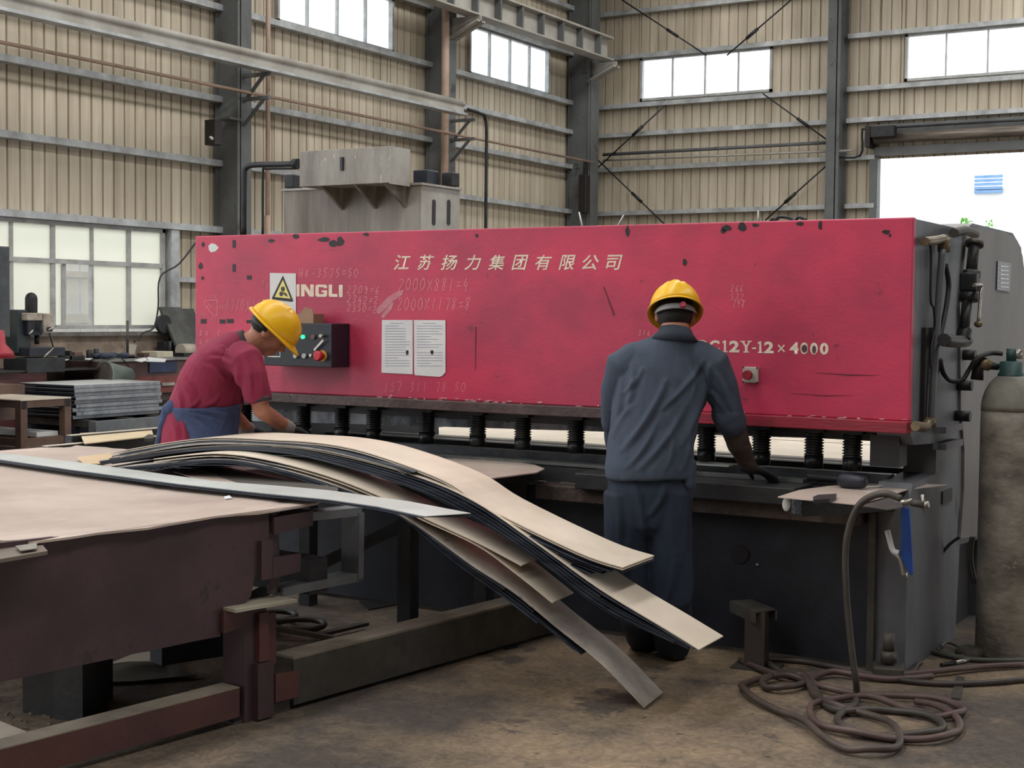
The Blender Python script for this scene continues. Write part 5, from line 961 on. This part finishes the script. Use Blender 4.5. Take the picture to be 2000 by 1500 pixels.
# ================================================================= THE TWO WORKERS
from mathutils import noise
def wrinkle(mb, amp, sc, z=1.0):
    me = mb; n = len(me.v); nrm = [Vector((0, 0, 0)) for _ in range(n)]
    for f in me.f:
        a, b, c = me.v[f[0]], me.v[f[1]], me.v[f[2]]; q = (b-a).cross(c-a)
        for i in f: nrm[i] += q
    for i in range(n):
        if nrm[i].length > 0:
            p = me.v[i]; q = Vector((p.x*sc+p.z*sc*.5, p.y*sc, p.z*sc*z)); s_ = 1-abs(noise.noise(q))*2.2; me.v[i] = p+nrm[i].normalized()*amp*(s_*.7+.5*noise.noise(q*2.3))
    return me
def folds(mb, D, segs):
    """raised cloth folds along segments given in picture pixels at depth D, only on the side facing the camera"""
    n = len(mb.v); nrm = [Vector((0, 0, 0)) for _ in range(n)]
    for f in mb.f:
        a, b, c = mb.v[f[0]], mb.v[f[1]], mb.v[f[2]]; q = (b-a).cross(c-a)
        for i in f: nrm[i] += q
    for i in range(n):
        if nrm[i].length < 1e-12: continue
        nn = nrm[i].normalized()
        if nn.dot(F_) > .25: continue
        p = mb.v[i]-EYE; z = p.dot(F_); x = 1000+FPX*p.dot(R_)/z; y = 750+FPX*p.dot(D_)/z; h = 0
        for x0, y0, x1, y1, w_, am in segs:
            dx, dy = x1-x0, y1-y0; L2 = dx*dx+dy*dy; t = max(0, min(1, ((x-x0)*dx+(y-y0)*dy)/L2)); bow = 4*t*(1-t)*w_*1.2
            s_ = ((x-x0)*dy-(y-y0)*dx)/math.sqrt(L2)-bow; e = max(0, abs(t-.5)-.42)*8
            dd = math.hypot(x-(x0+t*dx), y-(y0+t*dy)); along = dd if t in (0, 1) else 0
            h += am*math.sin(math.pi*min(max(t, .06), .94))**.5*(math.exp(-(s_/w_)**2)-.55*math.exp(-((s_-w_*1.9)/w_)**2))*math.exp(-(along/w_)**2)
        mb.v[i] = mb.v[i]+nn*h
    return mb
def basis(f, u):
    f = f.normalized(); l = u.cross(f).normalized(); u = f.cross(l); M = Matrix.Identity(3)
    for i in range(3): M[i][0] = f[i]; M[i][1] = l[i]; M[i][2] = u[i]
    return M
def head_parts(mb, c, M):
    E = lambda p, r: mb.ell(c+M@Vector(p), r, M, 14, 10)
    E((-.005, 0, .015), (.098, .076, .1)); E((.03, 0, -.05), (.06, .056, .06)); E((.062, 0, -.093), (.026, .028, .022)); E((.05, 0, -.01), (.05, .06, .06))
    mb.loft([c+M@Vector(p) for p in ((.088, 0, .012), (.104, 0, -.012), (.118, 0, -.032), (.1, 0, -.04))], [.009, .011, .015, .012], n=8, cap='round')
    E((.088, 0, -.066), (.014, .024, .007)); E((.086, 0, -.08), (.013, .02, .007)); E((.082, 0, .028), (.014, .045, .01))
    for s_ in (-1, 1): E((-.008, s_*.078, -.012), (.02, .011, .033)); E((.055, s_*.04, -.03), (.03, .022, .028))
def face(c, M, par):
    for s_ in (-1, 1): build(MB().ell(c+M@Vector((.082, s_*.031, .004)), (.012, .014, .009), M, 10, 8), 'eye', whitem, par); build(MB().ell(c+M@Vector((.092, s_*.031, .003)), (.004, .006, .006), M, 8, 6), 'iris', blackm, par)
def helmet(c, M, par, band=True, knob=None):
    mb = MB(); N1, N2 = 40, 12; vs = []; fs = []
    for i in range(N2+1):
        t = pi/2*i/N2
        for j in range(N1):
            a = 2*pi*j/N1; x = .138*cos(t)*cos(a); y = .112*cos(t)*sin(a); z = .122*sin(t)
            r_ = 1+(.045 if abs(y) < .014 and z > .05 else 0)+(.03 if .03 < abs(y) < .042 and z > .06 else 0)
            vs.append(c+M@Vector((x*r_, y*(1 if abs(y) < .05 else 1.0), z*r_)))
    for i in range(N2):
        for j in range(N1): fs.append((i*N1+j, i*N1+(j+1) % N1, (i+1)*N1+(j+1) % N1, (i+1)*N1+j))
    mb.add(vs, fs, True); o = build(mb, 'hard_hat', yellow, par); s_ = o.modifiers.new('t', 'SOLIDIFY'); s_.thickness = .004; s_.offset = -1
    br = MB(); vs = []; fs = []
    for j in range(N1):
        a = 2*pi*j/N1; k = max(cos(a), 0)**2; ca, sa = cos(a), sin(a)
        for dr, dz in ((-.002, .004), (.012+.036*k, -.006-.012*k), (.013+.036*k, -.012-.012*k), (-.002, -.006)): vs.append(c+M@Vector(((.138+dr)*ca, (.112+dr*(.8))*sa, dz)))
    for j in range(N1):
        for q in range(4): fs.append((4*j+q, 4*((j+1) % N1)+q, 4*((j+1) % N1)+(q+1) % 4, 4*j+(q+1) % 4))
    build(br.add(vs, fs, True), 'brim', yellow, o)
    # head band at the back
    pts = [c+M@Vector((-.104*cos(t_)-.004, .088*sin(t_), -.02-.012*cos(t_))) for t_ in [radians(x) for x in range(-80, 81, 16)]]
    hb = build(MB().loft(pts, [(.004, .014)]*len(pts), side=tuple(M@Vector((1, 0, 0))), n=8), 'head_band', mat('band_grey', S(150, 152, 158), S(116, 118, 124), 9, .5) if band else ironm, o)
    if knob: q = c+M@Vector((-.112, knob, -.032)); build(MB().loft([q, q-M@Vector((.014, 0, 0))], [.014, .012], n=12), 'ratchet_knob', mat('knob_red', S(190, 60, 80)) if band else ironm, o)
    return o
def hand(mb, w_, d, up_, s=1.0, curl=.5):
    """palm plus five bent fingers; w_ wrist point, d direction of the hand, up_ back of the hand"""
    d = d.normalized(); sd = d.cross(up_).normalized(); up_ = sd.cross(d).normalized(); P = w_+d*.05*s
    mb.loft([w_, w_+d*.03*s, w_+d*.085*s], [(.026*s, .018*s), (.038*s, .017*s), (.04*s, .014*s)], side=tuple(sd), n=12, cap='round')
    for k, L_ in enumerate((.07, .08, .075, .06)):
        b0 = w_+d*.085*s+sd*((k-1.5)*.02*s); d1 = (d-up_*curl*.5).normalized(); d2 = (d-up_*curl*1.6).normalized()
        mb.loft([b0-d*.015*s, b0+d1*L_*.5*s, b0+d1*L_*.5*s+d2*L_*.5*s], [.0095*s, .009*s, .0078*s], n=8, cap='round')
    b0 = w_+d*.03*s-sd*.03*s; d1 = (d*.7-sd*.7-up_*.3).normalized(); mb.loft([b0, b0+d1*.04*s, b0+d1*.045*s+(d*.9-sd*.1-up_*.5).normalized()*.03*s], [.012*s, .0105*s, .009*s], n=8, cap='round')
UP = Vector((0, 0, 1)); PL = lambda D: (lambda x, y, d=0: dp(x, y, D+d))
# ---- man in blue-grey jacket
D2 = 6.34; J = PL(D2); ft = onz(1300, 1292, 0)
m2 = thing('person', (ft.x, ft.y, 0), 'man in slate blue jacket and yellow hard hat, back to camera, at the shear', 'person')
hc2 = J(1318, 616, .06); Hd = (F_*.8-UP*.5+R_*.05).normalized(); M2 = basis(Hd, UP)
bd = MB(); head_parts(bd, hc2, M2)
bd.loft([J(1318, 628, .04), J(1320, 660, -.01), J(1316, 685, 0)], [.062, .062, .075], n=14, cap='round')
bd.loft([J(1310, 680), J(1300, 730), J(1285, 820), J(1270, 920)], [(.1, .07), (.15, .09), (.14, .1), (.14, .1)], side=tuple(R_), n=18, cap='round')
armR = [J(1388, 706, 0), J(1412, 765, .02), J(1424, 815, .05), J(1443, 868, .12), J(1464, 912, .2)]
armL = [J(1222, 708, .02), J(1203, 775, .08), J(1198, 838, .16), J(1210, 880, .3), J(1222, 905, .36)]
for A_ in (armR, armL): bd.loft(A_, [.05, .045, .042, .036, .028], n=12, cap='round')

for px_, q in ((1228, onz(1262, 1268)+Vector((0, 0, .07))), (1306, onz(1314, 1285)+Vector((0, 0, .07)))): bd.loft([J(px_, 930), J(px_, 1085), q], [.07, .045, .035], n=12, cap='round')
build(fuse(bd, .0075, 2), 'body', skinm, m2)
face(hc2, M2, m2)
hr = MB(); hr.ell(hc2+M2@Vector((-.018, 0, .01)), (.1, .083, .1), M2, 18, 12); hr.ell(hc2+M2@Vector((-.055, 0, -.035)), (.05, .066, .045), M2, 14, 10)
build(fuse(hr, .008, 2), 'hair', hairm, m2)
Hh = basis((F_*.88-UP*.36+R_*.04), UP); helmet(J(1319, 604, .045), Hh, m2, True, -.025)
jk = MB(); side = tuple(R_)
jk.loft([J(1320, 653, -.005), J(1319, 664, 0), J(1316, 682, .01), J(1306, 704, .02), J(1296, 740, .02), J(1283, 800, 0), J(1273, 860, -.02), J(1268, 915, -.03), J(1268, 934, -.03)], [(.074, .066), (.1, .074), (.14, .088), (.187, .11), (.2, .135), (.192, .145), (.188, .15), (.192, .155), (.19, .155)], side=side, n=28)
jk.loft([J(1368, 697, 0), J(1390, 712, 0), J(1408, 755, .01), J(1420, 795, .03), J(1428, 822, .05)], [.07, .078, .07, .062, .06], n=16, cap='round')
jk.loft([J(1240, 700, .02), J(1220, 712, .02), J(1204, 765, .07), J(1197, 825, .13), J(1204, 862, .24), J(1214, 885, .3)], [.07, .078, .066, .056, .05, .045], n=16, cap='round')
jk.loft([J(1345, 905, -.03), J(1342, 950, -.05), J(1346, 975, -.05)], [(.03, .08), (.035, .07), (.012, .04)], side=side, n=10)
jf = [(1372, 706, 1290, 800, 5, .012), (1385, 716, 1330, 870, 6, .011), (1300, 745, 1215, 880, 6, .013), (1340, 790, 1250, 915, 6, .011), (1235, 712, 1222, 800, 5, .010), (1255, 720, 1215, 770, 4, .008), (1200, 850, 1240, 790, 5, .009), (1345, 840, 1330, 920, 6, .010), (1280, 830, 1225, 912, 5, .009),
      (1388, 716, 1420, 790, 4, .012), (1402, 722, 1428, 800, 3.5, .009), (1380, 760, 1418, 812, 4, .009), (1382, 730, 1372, 830, 5, .010), (1212, 740, 1200, 830, 4, .009), (1350, 720, 1350, 780, 4, .008), (1310, 850, 1300, 918, 5, .008)]
build(folds(wrinkle(fuse(jk, .0075, 2), .008, 6.5, .5), D2, jf), 'jacket', jackm, m2)
# seams and hem of the jacket
cl = MB(); cl.loft([J(1320, 642, 0), J(1319, 652, -.005), J(1318, 664, -.004)], [(.068, .064), (.08, .07), (.104, .082)], side=side, n=24); build(cl, 'jacket_collar', mat('collar_dark', S(46, 54, 68), S(34, 40, 52), 5, .8), m2)
cf = MB(); cf.loft([J(1420, 806, .04), J(1428, 826, .06)], [.07, .068], n=16, cap='round'); build(wrinkle(fuse(cf, .009, 2), .004, 14), 'rolled_cuff', jackm, m2)
gv = MB(); gv.loft([J(1426, 818, .055), J(1443, 868, .12), J(1462, 908, .19)], [.058, .05, .034], n=14, cap='round'); build(wrinkle(fuse(gv, .007, 2), .004, 16), 'arm_guard', brownsl, m2)
gl = MB(); dR = (J(1500, 926, .26)-armR[-1]); gl.loft([armR[-1]-dR.normalized()*.03, armR[-1]+dR.normalized()*.01], [.036, .032], n=12, cap='round'); hand(gl, armR[-1], dR, UP, 1.12, .3); build(fuse(gl, .005, 2), 'glove', glovem, m2)
gl = MB(); hand(gl, armL[-1], Vector((-.2, .9, -.2)), UP, 1.12, .3); build(fuse(gl, .005, 2), 'glove', glovem, m2)
tr = MB(); tr.loft([J(1268, 900, -.02), J(1268, 960, -.03), J(1267, 1000, -.03)], [(.165, .12), (.182, .135), (.175, .12)], side=side, n=24, cap='round')
fL = onz(1262, 1268, 0); fR = onz(1314, 1285, 0)
tr.loft([J(1226, 960, -.02), J(1227, 1010, -.01), J(1226, 1085, .02), J(1236, 1160, .03), fL+Vector((-.01, .0, .06))], [(.105, .12), (.104, .115), (.097, .1), (.09, .09), (.082, .085)], side=side, n=16)
tr.loft([J(1306, 960, -.03), J(1306, 1010, -.03), J(1310, 1085, -.02), J(1313, 1160, -.01), fR+Vector((0, 0, .06))], [(.105, .12), (.103, .115), (.095, .1), (.088, .09), (.08, .085)], side=side, n=16)
build(folds(wrinkle(fuse(tr, .009, 2), .007, 6, .35), D2, [(1240, 950, 1256, 1090, 6, .010), (1300, 945, 1262, 1010, 6, .010), (1335, 960, 1330, 1100, 6, .009), (1200, 960, 1206, 1100, 6, .009), (1225, 1060, 1205, 1180, 5, .008), (1318, 1080, 1295, 1190, 5, .009), (1300, 1200, 1340, 1230, 4, .009), (1215, 1190, 1250, 1230, 4, .009)]), 'trousers', trousm, m2)
for f_ in (fL, fR):
    s_ = MB(); d_ = Vector((-.35, .93, 0)); s_.loft([f_-d_*.06+UP*.045, f_+d_*.05+UP*.045, f_+d_*.14+UP*.035, f_+d_*.19+UP*.03], [(.04, .045), (.045, .045), (.047, .034), (.035, .028)], side=tuple(d_.cross(UP)), n=14, cap='round'); build(fuse(s_, .007, 2), 'shoe', blackm, m2)
# ---- man in maroon shirt
D1 = 7.1; K = PL(D1); gx = dp(385, 900, D1); g1 = Vector((gx.x, gx.y, 0))
m1 = thing('person', g1, 'man in maroon shirt, blue tied apron and yellow hard hat bending to the shear', 'person')
f1 = (R_*.71-UP*.68+F_*.22).normalized(); u1 = (R_*.68+UP*.72).normalized(); M1 = basis(f1, u1); hc1 = K(527, 644, 0)
bd = MB(); head_parts(bd, hc1, M1)
sd1 = tuple(F_)
bd.loft([K(470, 680), K(493, 668), K(512, 656)], [(.07, .06), (.062, .057), (.06, .058)], n=14, cap='round')
bd.loft([K(382, 880), K(400, 790), K(425, 720), K(470, 682)], [(.12, .12), (.12, .12), (.14, .1), (.1, .06)], side=sd1, n=18, cap='round')
aR = [K(486, 706, -.2), K(503, 765, -.21), K(511, 801, -.18), K(540, 822, -.06), K(566, 836, .03)]
aL = [K(476, 720, .2), K(462, 775, .24), K(455, 808, .24), K(478, 832, .3), K(488, 838, .34)]
bd.loft(aR, [.05, .048, .042, .038, .027], n=14, cap='round'); bd.loft(aL, [.05, .045, .04, .034, .027], n=14, cap='round')

for o_ in (-.1, .1): bd.loft([K(384, 890, o_), Vector((g1.x, g1.y, .5))+F_*o_-R_*.02, Vector((g1.x, g1.y, .08))+F_*o_-R_*.05], [.07, .05, .035], n=12, cap='round')
build(fuse(bd, .0075, 2), 'body', skinm, m1); face(hc1, M1, m1)
hr = MB(); hr.ell(hc1+M1@Vector((-.022, 0, .022)), (.09, .0815, .09), M1, 18, 12); hr.ell(hc1+M1@Vector((-.05, 0, -.02)), (.035, .06, .04), M1, 14, 10); build(fuse(hr, .008, 2), 'hair', hairm, m1)
helmet(hc1+M1@Vector((.004, 0, .022)), M1, m1, False, .0)
sh1 = MB(); sh1.loft([K(379, 888), K(386, 848), K(399, 793), K(409, 757), K(420, 728), K(445, 697), K(466, 680), K(480, 672)], [(.165, .172), (.165, .172), (.17, .166), (.185, .157), (.2, .142), (.2, .12), (.12, .09), (.082, .074)], side=sd1, n=28)
sh1.loft([K(466, 700, -.14), K(482, 708, -.19), K(492, 735, -.21), K(500, 765, -.21), K(504, 781, -.2)], [.085, .082, .07, .064, .062], n=16)
sh1.loft([K(466, 704, .14), K(476, 716, .2), K(468, 750, .22), K(462, 782, .23)], [.085, .08, .07, .06], n=16)
sf = [(410, 700, 452, 712, 3.5, .012), (400, 714, 440, 742, 4, .010), (430, 676, 446, 690, 3, .008), (352, 742, 376, 800, 5, .012), (366, 752, 384, 798, 4, .010), (345, 760, 352, 806, 3.5, .009), (462, 715, 452, 780, 5, .010), (476, 700, 490, 768, 4, .009), (500, 700, 512, 772, 4, .008), (330, 815, 345, 860, 5, .010), (350, 812, 362, 860, 4, .009), (430, 770, 400, 792, 4, .009), (390, 776, 372, 794, 3, .008)]
build(folds(wrinkle(fuse(sh1, .0075, 2), .007, 6.5, .7), D1, sf), 'shirt', shirtm, m1)
cl = MB(); cl.loft([K(475, 675), K(487, 668)], [(.09, .08), (.074, .069)], side=sd1, n=24); build(cl, 'collar', mat('collar_grey', S(70, 58, 66), S(52, 44, 52), 6, .8), m1)
build(MB().loft([K(502.5, 776, -.2), K(504.5, 786, -.2)], [.066, .066], n=20), 'sleeve_hem', mat('collar_grey', None), m1)
ap = MB(); ap.loft([K(400, 795), K(400, 803), K(406, 818), K(412, 845), K(412, 885)], [(.186, .176), (.19, .176), (.195, .16), (.198, .13), (.198, .125)], side=sd1, n=28); ap.loft([K(372, 796, -.12), K(345, 799, -.09), K(338, 799, -.05)], [(.02, .03), (.02, .022), (.02, .02)], side=sd1, n=10, cap='round')
build(folds(wrinkle(fuse(ap, .008, 2), .004, 8), D1, [(352, 802, 450, 812, 3, .009), (356, 808, 440, 828, 3, .008), (365, 816, 420, 856, 4, .009), (440, 806, 425, 850, 3, .006)]), 'apron', apronm, m1)
kn = MB(); kn.ell(K(341, 797, -.08), (.05, .045, .04)); kn.ell(K(331, 803, -.06), (.035, .04, .045)); kn.loft([K(331, 802, -.06), K(319, 828, -.05), K(313, 856, -.04), K(308, 892, -.04)], [(.02, .025), (.03, .022), (.04, .02), (.04, .02)], side=sd1, n=10, cap='round')
kn.loft([K(333, 790, -.02), K(324, 800, .02), K(316, 830, .03)], [.02, .02, .02], n=8, cap='round'); build(wrinkle(fuse(kn, .007, 2), .004, 16), 'apron_knot', apronm, m1)
for A_, e, L_ in ((aR, K(590, 846, .1), 1), (aL, K(510, 846, .4), 2)):
    d_ = (e-A_[-1]).normalized(); build(MB().loft([A_[-1]-d_*.05, A_[-1]-d_*.005], [.038, .034], n=16, cap='round'), 'glove_cuff', cuffm, m1); gl = MB(); hand(gl, A_[-1], d_, UP, 1.12, .7); build(fuse(gl, .005, 2), 'glove', glovem, m1)
tr = MB(); tr.loft([K(381, 868), K(383, 905)], [(.16, .155), (.165, .15)], side=sd1, n=20, cap='round')
for o_ in (-.1, .1): tr.loft([K(384, 895, o_), Vector((g1.x, g1.y, .5))+F_*o_-R_*.02, Vector((g1.x, g1.y, .08))+F_*o_-R_*.05], [.1, .085, .075], n=14)
build(fuse(tr, .011, 3), 'trousers', trousm, m1)
for o_ in (-.1, .1):
    f_ = Vector((g1.x, g1.y, 0))+F_*o_-R_*.05; f_.z = 0; d_ = Vector((R_.x, R_.y, 0)).normalized(); s_ = MB(); s_.loft([f_-d_*.06+UP*.045, f_+d_*.05+UP*.045, f_+d_*.19+UP*.032], [(.04, .045), (.045, .045), (.036, .03)], side=tuple(d_.cross(UP)), n=14, cap='round'); build(fuse(s_, .008, 2), 'shoe', blackm, m1)
